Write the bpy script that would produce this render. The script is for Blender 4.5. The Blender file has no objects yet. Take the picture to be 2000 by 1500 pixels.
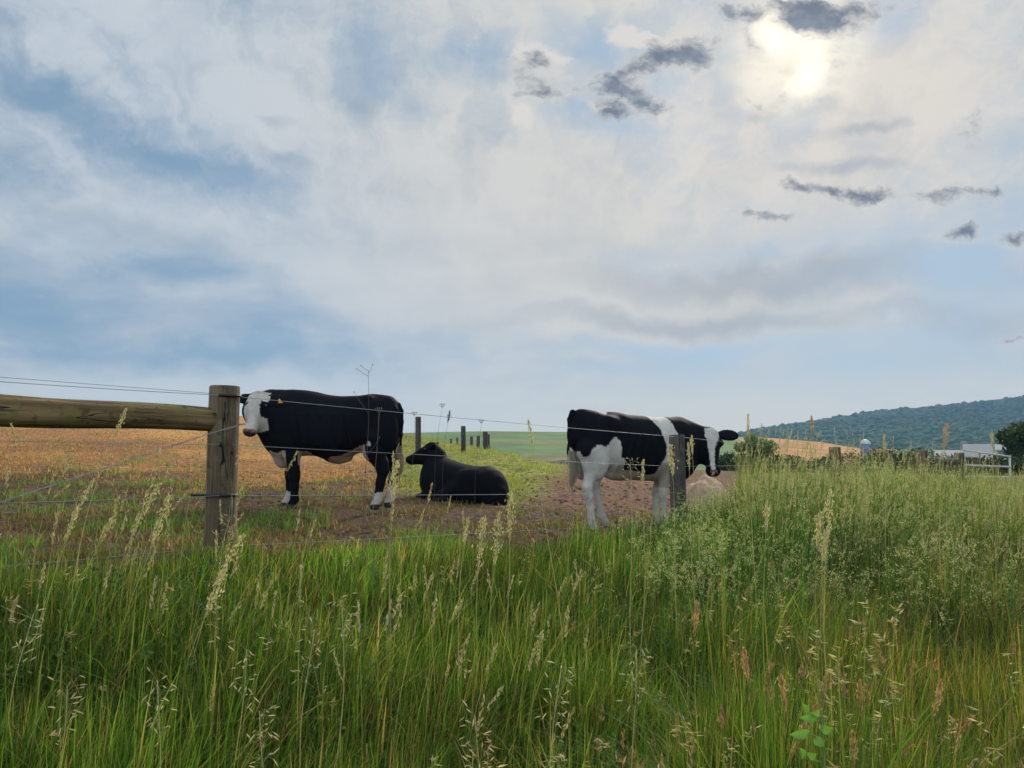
import bpy, math, random
import numpy as np
from mathutils import Matrix, Vector
R = math.radians
rng = np.random.default_rng(7)
random.seed(7)
S = bpy.context.scene
COL = S.collection

# ------------------------------------------------------------------ camera
EYE = 1.5                      # eye height above the verge in front of the camera
FPX = 1450.0                   # focal length in pixels of a 2000 px wide picture
PITCH = math.atan(115.0 / FPX)
cam_d = bpy.data.cameras.new('camera'); cam = bpy.data.objects.new('camera', cam_d); COL.objects.link(cam)
cam_d.sensor_width = 36; cam_d.lens = 36 * FPX / 2000
cam_d.clip_start = 0.05; cam_d.clip_end = 12000
cam.location = (0, 0, EYE); cam.rotation_euler = (math.pi / 2 + PITCH, 0, 0)
S.camera = cam
S.render.resolution_x = 1024; S.render.resolution_y = 768

def ray(px, py):
    xc = (px - 1000) / FPX; yc = (750 - py) / FPX
    return np.array([xc, math.cos(PITCH) - yc * math.sin(PITCH), math.sin(PITCH) + yc * math.cos(PITCH)])
def P(px, py, Y):
    d = ray(px, py); k = Y / d[1]
    return np.array([d[0] * k, Y, EYE + d[2] * k])
def unit(v):
    v = np.asarray(v, float); return v / np.linalg.norm(v)

# ------------------------------------------------------------------ sun and exposure
SUN = unit(ray(1560, 105))
sun_el = math.asin(SUN[2]); sun_az = math.atan2(SUN[0], SUN[1])
sd = bpy.data.lights.new('sun', 'SUN'); sd.energy = 3.0; sd.angle = R(10); sd.color = (1.0, 0.9, 0.76)
so = bpy.data.objects.new('sun', sd); COL.objects.link(so)
so.rotation_euler = Vector(SUN.tolist()).to_track_quat('Z', 'Y').to_euler()
S.view_settings.view_transform = 'Standard'; S.view_settings.look = 'None'
S.view_settings.exposure = 0.0; S.view_settings.gamma = 1.0
S.view_settings.use_curve_mapping = False

# ------------------------------------------------------------------ node helpers
class NT:
    def __init__(s, tree): s.t = tree; s.n = tree.nodes; s.l = tree.links
    def new(s, typ, **kw):
        n = s.n.new(typ)
        for k, v in kw.items(): setattr(n, k, v)
        return n
    def put(s, sock, v):
        if isinstance(v, bpy.types.NodeSocket): s.l.new(v, sock)
        else: sock.default_value = v
    def math(s, op, a, b=0.0, c=None, clamp=False):
        n = s.new('ShaderNodeMath', operation=op, use_clamp=clamp)
        s.put(n.inputs[0], a); s.put(n.inputs[1], b)
        if c is not None: s.put(n.inputs[2], c)
        return n.outputs[0]
    def vmath(s, op, a, b=None, scale=None):
        n = s.new('ShaderNodeVectorMath', operation=op)
        s.put(n.inputs[0], a)
        if b is not None: s.put(n.inputs[1], b)
        if scale is not None: s.put(n.inputs['Scale'], scale)
        return n.outputs['Value'] if op in ('LENGTH', 'DOT_PRODUCT', 'DISTANCE') else n.outputs[0]
    def ramp(s, v, a, b, lo=0.0, hi=1.0, smooth=True):
        n = s.new('ShaderNodeMapRange'); n.interpolation_type = 'SMOOTHSTEP' if smooth else 'LINEAR'
        s.put(n.inputs['Value'], v)
        n.inputs['From Min'].default_value = a; n.inputs['From Max'].default_value = b
        n.inputs['To Min'].default_value = lo; n.inputs['To Max'].default_value = hi
        return n.outputs['Result']
    def noise(s, vec, scale, detail=4, rough=0.5, out='Fac', dist=0.0):
        n = s.new('ShaderNodeTexNoise')
        if vec is not None: s.l.new(vec, n.inputs['Vector'])
        n.inputs['Scale'].default_value = scale; n.inputs['Detail'].default_value = detail
        n.inputs['Roughness'].default_value = rough; n.inputs['Distortion'].default_value = dist
        return n.outputs[out]
    def mapping(s, vec, loc=(0,0,0), rot=(0,0,0), scale=(1,1,1), typ='POINT'):
        n = s.new('ShaderNodeMapping'); n.vector_type = typ
        s.l.new(vec, n.inputs['Vector'])
        n.inputs['Location'].default_value = loc; n.inputs['Rotation'].default_value = rot; n.inputs['Scale'].default_value = scale
        return n.outputs[0]
    def mix(s, f, a, b, typ='MIX'):
        n = s.new('ShaderNodeMix'); n.data_type = 'RGBA'; n.blend_type = typ
        s.put(n.inputs[0], f)
        for i, v in ((6, a), (7, b)):
            if not isinstance(v, bpy.types.NodeSocket) and len(v) == 3: v = (*v, 1)
            s.put(n.inputs[i], v)
        return n.outputs[2]

# ------------------------------------------------------------------ world: sky and clouds
W = bpy.data.worlds.new("World"); S.world = W; W.use_nodes = True
W.cycles.sampling_method = 'MANUAL'; W.cycles.sample_map_resolution = 256
w = NT(W.node_tree); w.n.clear()
wo = w.new('ShaderNodeOutputWorld'); bg = w.new('ShaderNodeBackground'); w.l.new(bg.outputs[0], wo.inputs[0])
bg.inputs['Strength'].default_value = 0.1
sky = w.new('ShaderNodeTexSky'); sky.sky_type = 'NISHITA'; sky.sun_disc = False
sky.sun_elevation = sun_el; sky.sun_rotation = sun_az
sky.air_density = 1.0; sky.dust_density = 0.6; sky.ozone_density = 2.0
tc = w.new('ShaderNodeTexCoord'); D = tc.outputs['Generated']
sep = w.new('ShaderNodeSeparateXYZ'); w.l.new(D, sep.inputs[0])
def comb(x, y):
    c_ = w.new('ShaderNodeCombineXYZ'); w.l.new(x, c_.inputs[0]); w.l.new(y, c_.inputs[1]); return c_.outputs[0]
yc_ = w.math('MAXIMUM', w.math('ABSOLUTE', sep.outputs['Y']), 0.06)
U = comb(w.math('DIVIDE', sep.outputs['X'], yc_), w.math('DIVIDE', sep.outputs['Z'], yc_))     # direction chart of the northern sky
zc = w.math('ADD', w.math('MAXIMUM', sep.outputs['Z'], 0.0), 0.20)
Q = comb(w.math('DIVIDE', sep.outputs['X'], zc), w.math('DIVIDE', sep.outputs['Y'], zc))       # the cloud layer overhead
def cnoise(vec, sc, det, rough=.55):
    n = w.new('ShaderNodeTexNoise'); n.noise_dimensions = '2D'; w.l.new(vec, n.inputs['Vector'])
    n.inputs['Scale'].default_value = sc; n.inputs['Detail'].default_value = det; n.inputs['Roughness'].default_value = rough
    return w.vmath('SUBTRACT', n.outputs['Color'], (.5, .5, .5))
def fnoise(vec, sc, det, rough=.55):
    n = w.new('ShaderNodeTexNoise'); n.noise_dimensions = '2D'; w.l.new(vec, n.inputs['Vector'])
    n.inputs['Scale'].default_value = sc; n.inputs['Detail'].default_value = det; n.inputs['Roughness'].default_value = rough
    return n.outputs['Fac']
W1 = cnoise(U, 3.2, 2); W2 = cnoise(U, 13.0, 4, .62)
def plus(v, *tw):
    for n_, k in tw: v = w.vmath('ADD', v, w.vmath('SCALE', n_, scale=k))
    return v
DW = plus(U, (W1, .12), (W2, .05)); DF = plus(U, (W1, .015), (W2, .042))
def blob(px, py, rx, ry, rot=0.0, a=0.25, b=1.0, src=None):
    d = ray(px, py); return (round(rot / 10) * 10, 'F' if src is DF else 'W', d[0]/d[1], d[2]/d[1], rx / FPX, ry / FPX, a, b)
def addm(lst):
    acc = None; lst = sorted(lst, key=lambda t: (t[1][1], t[1][0])); last = None; cnt = 0
    for wt, (rot, sr, cu, cv, rx, ry, a, b) in lst:
        if (sr, rot) != last or cnt >= 7:       # refreshed from the running sum, which keeps the shader stack short
            s_ = DF if sr == 'F' else DW
            if acc is not None: s_ = w.vmath('ADD', s_, w.vmath('SCALE', (1e-6, 0, 0), scale=acc))
            cs, sn = math.cos(R(rot)), math.sin(R(rot)); src = w.mapping(s_, rot=(0, 0, -R(rot))) if rot else s_
            last = (sr, rot); cnt = 0
        cnt += 1
        ru, rv = cu * cs + cv * sn, -cu * sn + cv * cs
        n = w.new('ShaderNodeVectorMath', operation='MULTIPLY_ADD'); w.put(n.inputs[0], src)
        n.inputs[1].default_value = (1/rx, 1/ry, 0); n.inputs[2].default_value = (-ru/rx, -rv/ry, 0)
        m = w.math('MULTIPLY_ADD', w.vmath('LENGTH', n.outputs[0]), -1/(b-a), b/(b-a), clamp=True)
        acc = w.math('MULTIPLY_ADD', m, wt, 0.0 if acc is None else acc)
    return acc
Q2 = plus(Q, (W1, .16), (W2, .13))
st1 = fnoise(w.mapping(Q2, rot=(0, 0, R(30)), scale=(2.0, 0.42, 1)), 1.25, 5, 0.55)
st2 = fnoise(w.mapping(plus(Q, (W1, .14), (W2, .13)), loc=(3.1, 7.7, 0), rot=(0, 0, R(28)), scale=(3.4, 0.8, 1)), 2.4, 7, 0.64)
low = fnoise(w.mapping(plus(U, (W1, .05)), loc=(2.3, 4.1, 0), scale=(1.0, 4.6, 1)), 2.3, 6, 0.56)
lowm = w.ramp(sep.outputs['Z'], 0.40, 0.16)
st1 = w.math('MULTIPLY_ADD', w.math('SUBTRACT', low, st1), lowm, st1)
st2 = w.math('MULTIPLY_ADD', w.math('SUBTRACT', low, st2), w.math('MULTIPLY', lowm, .85), st2)
st3 = fnoise(w.mapping(plus(U, (W2, .03)), scale=(1, 1.7, 1)), 16.0, 6, 0.64)
gaps = addm([(0.8, blob(230, 270, 330, 90, -32)), (0.6, blob(40, 160, 190, 90, -30)), (0.55, blob(430, 360, 210, 60, -20)), (0.75, blob(330, 520, 330, 60, -8)),
             (1.1, blob(380, 690, 460, 50, 0, 0.1)), (0.5, blob(60, 640, 240, 90, 0)), (0.7, blob(720, 85, 90, 120, 20)), (0.9, blob(930, 115, 110, 80, 40)),
             (0.95, blob(1105, 75, 110, 90, 0)), (0.9, blob(1130, 230, 120, 50, 0)), (0.55, blob(1910, 545, 190, 85, 10)), (0.5, blob(1960, 70, 150, 60, 30)),
             (0.6, blob(1290, 675, 330, 34, 0)), (0.5, blob(1150, 740, 300, 30, 0)), (0.45, blob(850, 700, 260, 34, 0)), (0.35, blob(60, 330, 200, 60, -20))])
fills = addm([(0.7, blob(430, 130, 260, 130, -35)), (0.55, blob(640, 250, 240, 120, -25)), (0.5, blob(200, 440, 380, 60, -10)), (1.0, blob(880, 420, 460, 240, 0)),
              (0.7, blob(900, 560, 480, 90, 0)), (0.8, blob(1500, 330, 520, 190, 10)), (0.6, blob(1300, 590, 700, 90, 0)), (0.8, blob(1650, 150, 420, 140, 10)), (0.5, blob(1080, 560, 500, 70, 0))])
cov = w.math('MULTIPLY_ADD', st1, 1.1, w.math('MULTIPLY', st2, 0.95))
cov = w.math('MULTIPLY_ADD', gaps, -0.66, w.math('SUBTRACT', cov, 0.40))
cov = w.math('MULTIPLY_ADD', fills, 0.50, cov)
mot = fnoise(w.mapping(plus(U, (W2, .06)), loc=(7, 3, 0), rot=(0, 0, R(25)), scale=(1, 1.6, 1)), 7.0, 6, 0.62)
motk = w.math('MULTIPLY', w.math('SUBTRACT', mot, .5), w.ramp(sep.outputs['Z'], .16, .40, .25, 1.15))
covm = w.ramp(w.math('ADD', motk, w.math('MULTIPLY_ADD', st3, .35, cov)), -0.05, 1.28)
sdot = w.vmath('DOT_PRODUCT', D, tuple(SUN.tolist()))
near1 = w.ramp(sdot, 0.72, 0.99); near2 = w.ramp(sdot, 0.955, 0.9990); near3 = w.ramp(sdot, 0.9955, 0.9999)
sc10 = lambda c: (c[0] * 10, c[1] * 10, c[2] * 10)
veil = w.mix(near1, sc10((0.565, 0.62, 0.675)), sc10((0.685, 0.675, 0.64)))
veil = w.mix(w.math('MULTIPLY', near2, 0.6), veil, sc10((0.82, 0.75, 0.67)))
gband = addm([(0.8, blob(1550, 540, 620, 60, 0)), (0.7, blob(1350, 620, 460, 35, 0)), (0.6, blob(1900, 620, 240, 40, 0)), (0.5, blob(330, 640, 300, 50, 0)),
              (0.8, blob(685, 208, 50, 42, 20, 0.0)), (0.7, blob(530, 255, 50, 20, -20, 0.0)), (0.7, blob(530, 340, 80, 28, -30, 0.0)),
              (0.5, blob(300, 470, 300, 40, -10)), (0.8, blob(1590, 200, 70, 45, 0, src=DF)), (0.6, blob(1500, 215, 60, 25, 20, src=DF)), (0.5, blob(1640, 330, 190, 22, 0, src=DF)), (0.5, blob(1700, 250, 140, 18, 10, src=DF))])
shd = w.math('ADD', w.math('ADD', w.ramp(st2, 0.66, 0.34, 0, 0.30), w.math('MULTIPLY', motk, -.7)), gband, clamp=True)
veil = w.mix(shd, veil, w.mix(near1, sc10((0.345, 0.425, 0.52)), sc10((0.42, 0.45, 0.49))))
nis = w.mix(1.0, sky.outputs[0], (0.62, 0.80, 1.06), 'MULTIPLY')
blue = w.mix(0.82, nis, w.mix(near1, sc10((0.245, 0.365, 0.475)), sc10((0.40, 0.50, 0.58))))
base = w.mix(covm, blue, veil)
hz = w.ramp(sep.outputs['Z'], 0.050, 0.100, 1.0, 0.0)
base = w.mix(w.math('MULTIPLY', hz, w.ramp(st2, 0.35, 0.62, 0.70, 1.0)), base, w.mix(near1, sc10((0.63, 0.675, 0.68)), sc10((0.74, 0.71, 0.63))))
base = w.mix(w.math('MULTIPLY', near3, w.ramp(st3, 0.30, 0.62, 0.5, 1.0)), base, sc10((1.02, 0.95, 0.80)))
glow = addm([(1.0, blob(1575, 150, 75, 48, 70, 0.2, src=DF)), (1.0, blob(1515, 75, 60, 40, -60, 0.2, src=DF)), (0.9, blob(1580, 75, 60, 40, 0, 0.2, src=DF))])
base = w.mix(w.math('MINIMUM', glow, 1.0), base, sc10((1.3, 1.2, 1.0)))
fr, co = [], []
for (px, py, rx, ry, rot, s_, f_) in [
        (1280, 112, 95, 24, 0, 1.1, .9), (1360, 98, 50, 28, 30, 1.0, .0), (1240, 182, 92, 30, -10, 1.1, .8), (1180, 165, 50, 14, 0, .7, 0), (1045, 180, 72, 18, 0, 1.0, .9), (1035, 130, 48, 28, 0, .95, 1.),
        (1555, 14, 70, 20, 0, 1.1, 0), (1432, 26, 55, 15, 0, 1.0, 0), (1628, 50, 55, 28, 10, 1.0, 0), (1570, 45, 34, 16, 0, 1.0, 0), (1485, 92, 44, 20, -30, .8, .2), (1172, 226, 40, 16, 0, .8, .9),
        (1730, 18, 130, 30, 10, .62, 0), (1650, 130, 46, 14, 0, .6, 0), (1915, 235, 66, 34, 20, .66, .2), (1900, 288, 38, 12, 0, .6, 0), (1530, 195, 70, 16, -10, .55, 0),
        (1550, 362, 60, 9, -10, .8, 0), (1650, 382, 90, 12, 0, .8, 0), (1820, 388, 120, 15, 0, .95, 0), (1955, 380, 50, 8, 10, .7, 0),
        (1430, 414, 70, 5, -10, .75, 0), (1530, 428, 80, 5, 0, .75, 0), (1890, 445, 40, 9, 20, .9, 0), (1975, 464, 42, 11, 20, 1.0, 0), (1895, 467, 26, 9, 0, .7, 0),
        (1030, 250, 50, 20, 0, 0, .9), (1230, 85, 46, 24, 0, 0, 1.), (1110, 120, 50, 16, 10, 0, .8), (880, 110, 60, 22, 30, 0, .6), (1985, 662, 60, 5, 10, .7, 0)]:
    if s_: co.append((s_, blob(px, py, rx * 1.4 + 10, ry * 1.8 + 12, rot, 0.0, 1.0, src=DF)))
    if f_: fr.append((f_, blob(px - 4, py - ry * .9, rx * 1.35, ry * 1.9, rot, 0.0, 1.0, src=DF)))
frm = w.ramp(w.math('MULTIPLY_ADD', st3, 1.6, addm(fr)), 1.14, 1.60)
cof = w.math('MULTIPLY_ADD', st3, 2.0, addm(co)); com = w.ramp(cof, 1.36, 2.25); rim = w.ramp(cof, 1.26, 1.75)
base = w.mix(w.math('MULTIPLY', frm, 0.95), base, w.mix(near1, sc10((0.64, 0.655, 0.68)), sc10((0.74, 0.715, 0.68))))
base = w.mix(w.math('MULTIPLY', rim, 0.35), base, w.mix(near1, sc10((0.68, 0.69, 0.70)), sc10((0.83, 0.79, 0.72))))
base = w.mix(w.math('MULTIPLY', com, 0.95), base, w.mix(w.ramp(st3, 0.4, 0.65), sc10((0.24, 0.275, 0.34)), sc10((0.155, 0.19, 0.255))))
# unseen sky overhead and behind the camera brightened, added fill for the foreground
sky_fill = w.math('MULTIPLY_ADD', w.ramp(sep.outputs['Y'], 0.15, -0.6), 0.95, w.math('MULTIPLY_ADD', w.ramp(sep.outputs['Z'], 0.62, 0.92), 0.5, 1.0))
w.l.new(w.vmath('SCALE', base, scale=sky_fill), bg.inputs['Color'])

# ------------------------------------------------------------------ generic helpers
def tag(o, label=None, cat=None, group=None, kind=None):
    if label: o['label'] = label
    if cat: o['category'] = cat
    if group: o['group'] = group
    if kind: o['kind'] = kind
    return o
def link(name, me, mat=None, parent=None):
    o = bpy.data.objects.new(name, me); COL.objects.link(o)
    if mat is not None: me.materials.append(mat)
    if parent is not None: o.parent = parent
    return o
def empty(name, loc):
    o = bpy.data.objects.new(name, None); COL.objects.link(o); o.location = [float(v) for v in loc]
    o.empty_display_size = 0.1
    bpy.context.view_layer.update(); return o
def npmesh(name, V, F, col=None, smooth=True):
    """V (n,3); F (m,k) array, or list of such arrays"""
    me = bpy.data.meshes.new(name)
    Fs = F if isinstance(F, list) else [F]
    V = np.ascontiguousarray(V, dtype=np.float32)
    me.vertices.add(len(V)); me.vertices.foreach_set('co', V.ravel())
    li = np.concatenate([f.ravel() for f in Fs]).astype(np.int32)
    tot = np.concatenate([np.full(len(f), f.shape[1], np.int32) for f in Fs])
    st = np.concatenate([[0], np.cumsum(tot)[:-1]]).astype(np.int32)
    me.loops.add(len(li)); me.loops.foreach_set('vertex_index', li)
    me.polygons.add(len(tot)); me.polygons.foreach_set('loop_start', st); me.polygons.foreach_set('loop_total', tot)
    me.polygons.foreach_set('use_smooth', np.full(len(tot), smooth, dtype=bool))
    me.update(calc_edges=True)
    if col is not None:
        c = np.ones((len(V), 4), np.float32); c[:, :col.shape[1]] = col
        a = me.color_attributes.new('col', 'FLOAT_COLOR', 'POINT'); a.data.foreach_set('color', c.ravel())
    return me
def rel(V, parent):
    return np.asarray(V, float) - np.array(parent.location)
def merge(parts):
    """list of (V, F, C) -> one (V, [F...], C); faces grouped by size"""
    Vs, Cs, by, off = [], [], {}, 0
    for V, F, C in parts:
        Vs.append(V); Cs.append(np.broadcast_to(np.asarray(C, float), (len(V), 3)))
        for f in (F if isinstance(F, list) else [F]): by.setdefault(f.shape[1], []).append(f + off)
        off += len(V)
    return np.concatenate(Vs), [np.concatenate(v) for v in by.values()], np.concatenate(Cs)
def tube(pts, rad, n=8, cap=True):
    pts = np.asarray(pts, float); m = len(pts); rad = np.broadcast_to(np.asarray(rad, float), (m,))
    T = np.gradient(pts, axis=0); T /= np.linalg.norm(T, axis=1)[:, None] + 1e-12
    ref = np.array([0, 0, 1.0]) if abs(T[0][2]) < .9 else np.array([1.0, 0, 0])
    u = np.cross(T, ref); u /= np.linalg.norm(u, axis=1)[:, None] + 1e-12; v = np.cross(T, u)
    a = np.arange(n) * 2 * math.pi / n
    V = pts[:, None] + rad[:, None, None] * (np.cos(a)[None, :, None] * u[:, None] + np.sin(a)[None, :, None] * v[:, None])
    V = V.reshape(-1, 3); i = np.arange(m - 1)[:, None] * n; j = np.arange(n)[None]; jn = (j + 1) % n
    F = np.stack([i + j, i + jn, i + n + jn, i + n + j], -1).reshape(-1, 4)
    if cap:
        V = np.concatenate([V, pts[:1], pts[-1:]]); k = m * n; jj = np.arange(n); jm = (jj + 1) % n
        c1 = np.stack([jm, jj, np.full(n, k)], -1); c2 = np.stack([(m - 1) * n + jj, (m - 1) * n + jm, np.full(n, k + 1)], -1)
        return V, [F, np.concatenate([c1, c2])]
    return V, F
def box(c, s, rz=0.0):
    x, y, z = s[0] / 2, s[1] / 2, s[2] / 2
    V = np.array([[-x,-y,-z],[x,-y,-z],[x,y,-z],[-x,y,-z],[-x,-y,z],[x,-y,z],[x,y,z],[-x,y,z]])
    cs, sn = math.cos(rz), math.sin(rz)
    V = np.stack([V[:,0]*cs - V[:,1]*sn, V[:,0]*sn + V[:,1]*cs, V[:,2]], 1) + np.asarray(c)
    F = np.array([[0,3,2,1],[4,5,6,7],[0,1,5,4],[1,2,6,5],[2,3,7,6],[3,0,4,7]])
    return V, F
def sstep(a, b, x):
    t = np.clip((x - a) / (b - a + 1e-9), 0, 1); return t * t * (3 - 2 * t)
# cheap numpy value noise
_perm = np.random.default_rng(3).random((256, 256))
def vnoise(x, y, oct=4, rough=0.5):
    x = np.asarray(x, float); y = np.asarray(y, float); s = 0; a = 1; t = 0
    for k in range(oct):
        xi = np.floor(x).astype(int); yi = np.floor(y).astype(int); fx = x - xi; fy = y - yi
        fx = fx*fx*(3-2*fx); fy = fy*fy*(3-2*fy)
        g = lambda i, j: _perm[(i + 37*k) % 256, (j + 91*k) % 256]
        s = s + a * ((g(xi,yi)*(1-fx)+g(xi+1,yi)*fx)*(1-fy) + (g(xi,yi+1)*(1-fx)+g(xi+1,yi+1)*fx)*fy)
        t += a; a *= rough; x = x * 2.03 + 11.3; y = y * 2.03 + 5.7
    return s / t

# ------------------------------------------------------------------ materials
def mat_new(name):
    m = bpy.data.materials.new(name); m.use_nodes = True
    n = NT(m.node_tree); b = m.node_tree.nodes['Principled BSDF']
    return m, n, b
def mat_attr(name, rough=0.6, spec=0.3, trans=0.0, var=0.0, vscale=8.0, bump=0.0, bscale=60.0):
    m, n, b = mat_new(name)
    a = n.new('ShaderNodeVertexColor'); a.layer_name = 'col'; c = a.outputs['Color']
    tcn = n.new('ShaderNodeTexCoord')
    if var:
        f = n.noise(tcn.outputs['Object'], vscale, 5, 0.6)
        c = n.mix(1.0, c, n.ramp(f, 0.3, 0.7, 1 - var, 1 + var), 'MULTIPLY')
    n.l.new(c, b.inputs['Base Color'])
    b.inputs['Roughness'].default_value = rough; b.inputs['Specular IOR Level'].default_value = spec
    if bump:
        bp = n.new('ShaderNodeBump'); bp.inputs['Strength'].default_value = bump; bp.inputs['Distance'].default_value = 0.01
        n.l.new(n.noise(tcn.outputs['Object'], bscale, 4, 0.6), bp.inputs['Height']); n.l.new(bp.outputs[0], b.inputs['Normal'])
    if trans:
        tr = n.new('ShaderNodeBsdfTranslucent'); n.l.new(n.mix(1.0, c, (1.38, 1.34, .58, 1), 'MULTIPLY'), tr.inputs['Color'])
        mx = n.new('ShaderNodeMixShader'); mx.inputs[0].default_value = trans
        n.l.new(b.outputs[0], mx.inputs[1]); n.l.new(tr.outputs[0], mx.inputs[2])
        n.l.new(mx.outputs[0], m.node_tree.nodes['Material Output'].inputs['Surface'])
    return m
def mat_plain(name, col, rough=0.6, metal=0.0, spec=0.4, var=0.15, vscale=6.0):
    m, n, b = mat_new(name); tcn = n.new('ShaderNodeTexCoord')
    f = n.noise(tcn.outputs['Object'], vscale, 5, 0.6)
    n.l.new(n.mix(1.0, (*col, 1), n.ramp(f, 0.3, 0.7, 1 - var, 1 + var), 'MULTIPLY'), b.inputs['Base Color'])
    b.inputs['Roughness'].default_value = rough; b.inputs['Metallic'].default_value = metal; b.inputs['Specular IOR Level'].default_value = spec
    return m
M_GRASS = mat_attr('grass_blades', 0.5, 0.35, 0.50)
M_DRY = mat_attr('dry_seed_heads', 0.6, 0.3, 0.35)
M_LEAF = mat_attr('foliage', 0.6, 0.25, 0.3)
M_STALK = mat_attr('stalk', 0.6, 0.3, 0.1)
M_COAT = mat_attr('cow_coat', 0.70, 0.05, 0, 0.12, 14.0, 0.3, 110.0)
M_HAIR = mat_attr('tail_hair', 0.6, 0.3, 0.25)
M_FAR = mat_attr('far_canopy', 0.8, 0.05, 0, 0.15, 0.25)
M_WIRE = mat_plain('galvanised_wire', (0.34, 0.35, 0.35), 0.45, 0.7)
M_RUBBER = mat_plain('black_rubber', (0.015, 0.015, 0.017), 0.5)
M_EYE = mat_plain('eye', (0.012, 0.008, 0.006), 0.08, spec=0.8)
M_TAG = mat_plain('yellow_tag', (0.62, 0.38, 0.03), 0.45)
M_INK = mat_plain('tag_ink', (0.02, 0.02, 0.02), 0.6)
M_WHITE = mat_plain('white_paint', (0.56, 0.56, 0.55), 0.5)
M_GREY = mat_plain('grey_roof', (0.36, 0.34, 0.33), 0.75, spec=.1)
M_RED = mat_plain('barn_board', (0.16, 0.075, 0.055), 0.8)
M_BLUEG = mat_plain('blue_grey_steel', (0.16, 0.20, 0.27), 0.5)
M_DARK = mat_plain('dark_opening', (0.02, 0.02, 0.022), 0.8)
def mat_wood(name, a, b_, green, axis):
    m, n, b = mat_new(name); tcn = n.new('ShaderNodeTexCoord'); o = tcn.outputs['Object']
    sc = {'z': (26, 26, 1.3), 'x': (1.3, 26, 26)}[axis]
    g = n.noise(n.mapping(o, scale=sc), 1.0, 6, 0.65, dist=0.4)
    g2 = n.noise(n.mapping(o, scale=tuple(v * .25 for v in sc)), 1.0, 4, 0.6)
    big = n.noise(o, 6.5, 5, 0.65); fine = n.noise(n.mapping(o, scale=tuple(v * 2.2 for v in sc)), 1.0, 3, 0.6)
    crk = n.noise(n.mapping(o, loc=(3, 1, 2), scale=tuple(v * (.55 if v > 5 else .5) for v in sc)), 1.0, 2, 0.5, dist=.8)
    blot = n.noise(o, 17.0, 4, 0.6)
    c = n.mix(n.ramp(g, 0.36, 0.62), a, b_)
    c = n.mix(n.ramp(g2, 0.46, 0.60, 0, 0.75), c, tuple(v * 0.42 for v in a))
    c = n.mix(n.ramp(big, 0.47, 0.62, 0, 0.7), c, green)
    c = n.mix(n.ramp(blot, 0.56, 0.68, 0, 0.6), c, tuple(v * 0.45 for v in a))
    c = n.mix(n.ramp(fine, 0.56, 0.66, 0, 0.7), c, (0.02, 0.016, 0.012))
    c = n.mix(n.ramp(n.math('ABSOLUTE', n.math('SUBTRACT', crk, .5)), 0.012, 0.004, 0, 0.95), c, (0.008, 0.006, 0.005))
    n.l.new(c, b.inputs['Base Color']); b.inputs['Roughness'].default_value = 0.85; b.inputs['Specular IOR Level'].default_value = 0.2
    bp = n.new('ShaderNodeBump'); bp.inputs['Strength'].default_value = 0.7; bp.inputs['Distance'].default_value = 0.006
    n.l.new(n.math('ADD', g, n.math('MULTIPLY', g2, 1.5)), bp.inputs['Height']); n.l.new(bp.outputs[0], b.inputs['Normal'])
    return m
M_POST = mat_wood('weathered_post', (0.13, 0.09, 0.058), (0.34, 0.25, 0.155), (0.19, 0.16, 0.085), 'z')
M_GPOST = mat_wood('grey_post', (0.085, 0.078, 0.068), (0.17, 0.155, 0.135), (0.11, 0.105, 0.085), 'z')
M_RAIL = mat_wood('mossy_rail', (0.11, 0.07, 0.032), (0.32, 0.215, 0.10), (0.17, 0.155, 0.05), 'x')

# ------------------------------------------------------------------ terrain
FA = np.array([-1.74, 4.5]); FD = unit([3.54, 3.6]); FN = np.array([FD[1], -FD[0]])   # fence line; FN points to the road side
def fs(X, Y): return (X - FA[0]) * FN[0] + (Y - FA[1]) * FN[1]
PXT = np.array([-1500, -600, 0, 200, 470, 640, 760, 800, 860, 950, 1060, 1120, 1300, 1440, 1700, 2000, 3500.])
E1T = np.array([.085, .080, .0660, .054, .036, .0245, .015, .0095, .001, -.009, -.027, -.033, -.036, -.040, -.042, -.045, -.05])
YCT = np.array([60, 60, 55, 52, 45, 38, 32, 30, 27, 24, 20, 21, 26, 36, 50, 55, 60.])
PX2 = np.array([-1500, 0, 600, 790, 950, 1110, 1300, 1440, 1500, 1600, 1680, 2000, 3500.])
E2T = np.array([.01, .01, .012, .0135, .0158, .0145, .0125, .008, .0068, .001, -.008, -.012, -.012])
PX3 = np.array([-1500, 1000, 1360, 1440, 1480, 1520, 1600, 1700, 1800, 1900, 2000, 2300, 3500.])
E3T = np.array([-.004, -.004, -.002, .007, .0135, .0175, .0255, .0365, .0425, .049, .0575, .07, .07])
def G(X, Y):
    X = np.asarray(X, float); Y = np.asarray(Y, float)
    plane = -0.88 - 0.05 * np.clip(X, -12, 14)
    u = np.clip(X / np.maximum(Y, 1.0), -1.7, 1.7); px = 1000 + FPX * u
    e1 = np.interp(px, PXT, E1T); yc = np.interp(px, PXT, YCT)
    Yp = np.maximum(Y, 0)
    k = sstep(11, yc, Yp)
    z = (1 - k) * plane + k * e1 * np.minimum(Yp, yc)
    z = z - 7.0 * sstep(yc, yc + 55, Yp) * (Yp > yc)
    e2 = np.interp(px, PX2, E2T)
    k2 = sstep(yc + 30, 260, Yp); z = (1 - k2) * z + k2 * e2 * np.minimum(Yp, 260)
    z = z - 12 * sstep(262, 420, Yp)
    e3 = np.interp(px, PX3, E3T); k3 = sstep(480, 1250, Yp)
    z = (1 - k3) * z + k3 * e3 * np.minimum(Yp, 1250)
    z = z - 30 * sstep(1300, 2400, Yp)
    s = fs(X, Y)
    z = z - 0.62 * sstep(0.1, 3.0, s) * (1 - sstep(14, 30, Yp))
    z = z + .10 * np.exp(-((X + 1.74)**2 + (Y - 4.6)**2) / 1.6)
    return z + EYE
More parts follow.
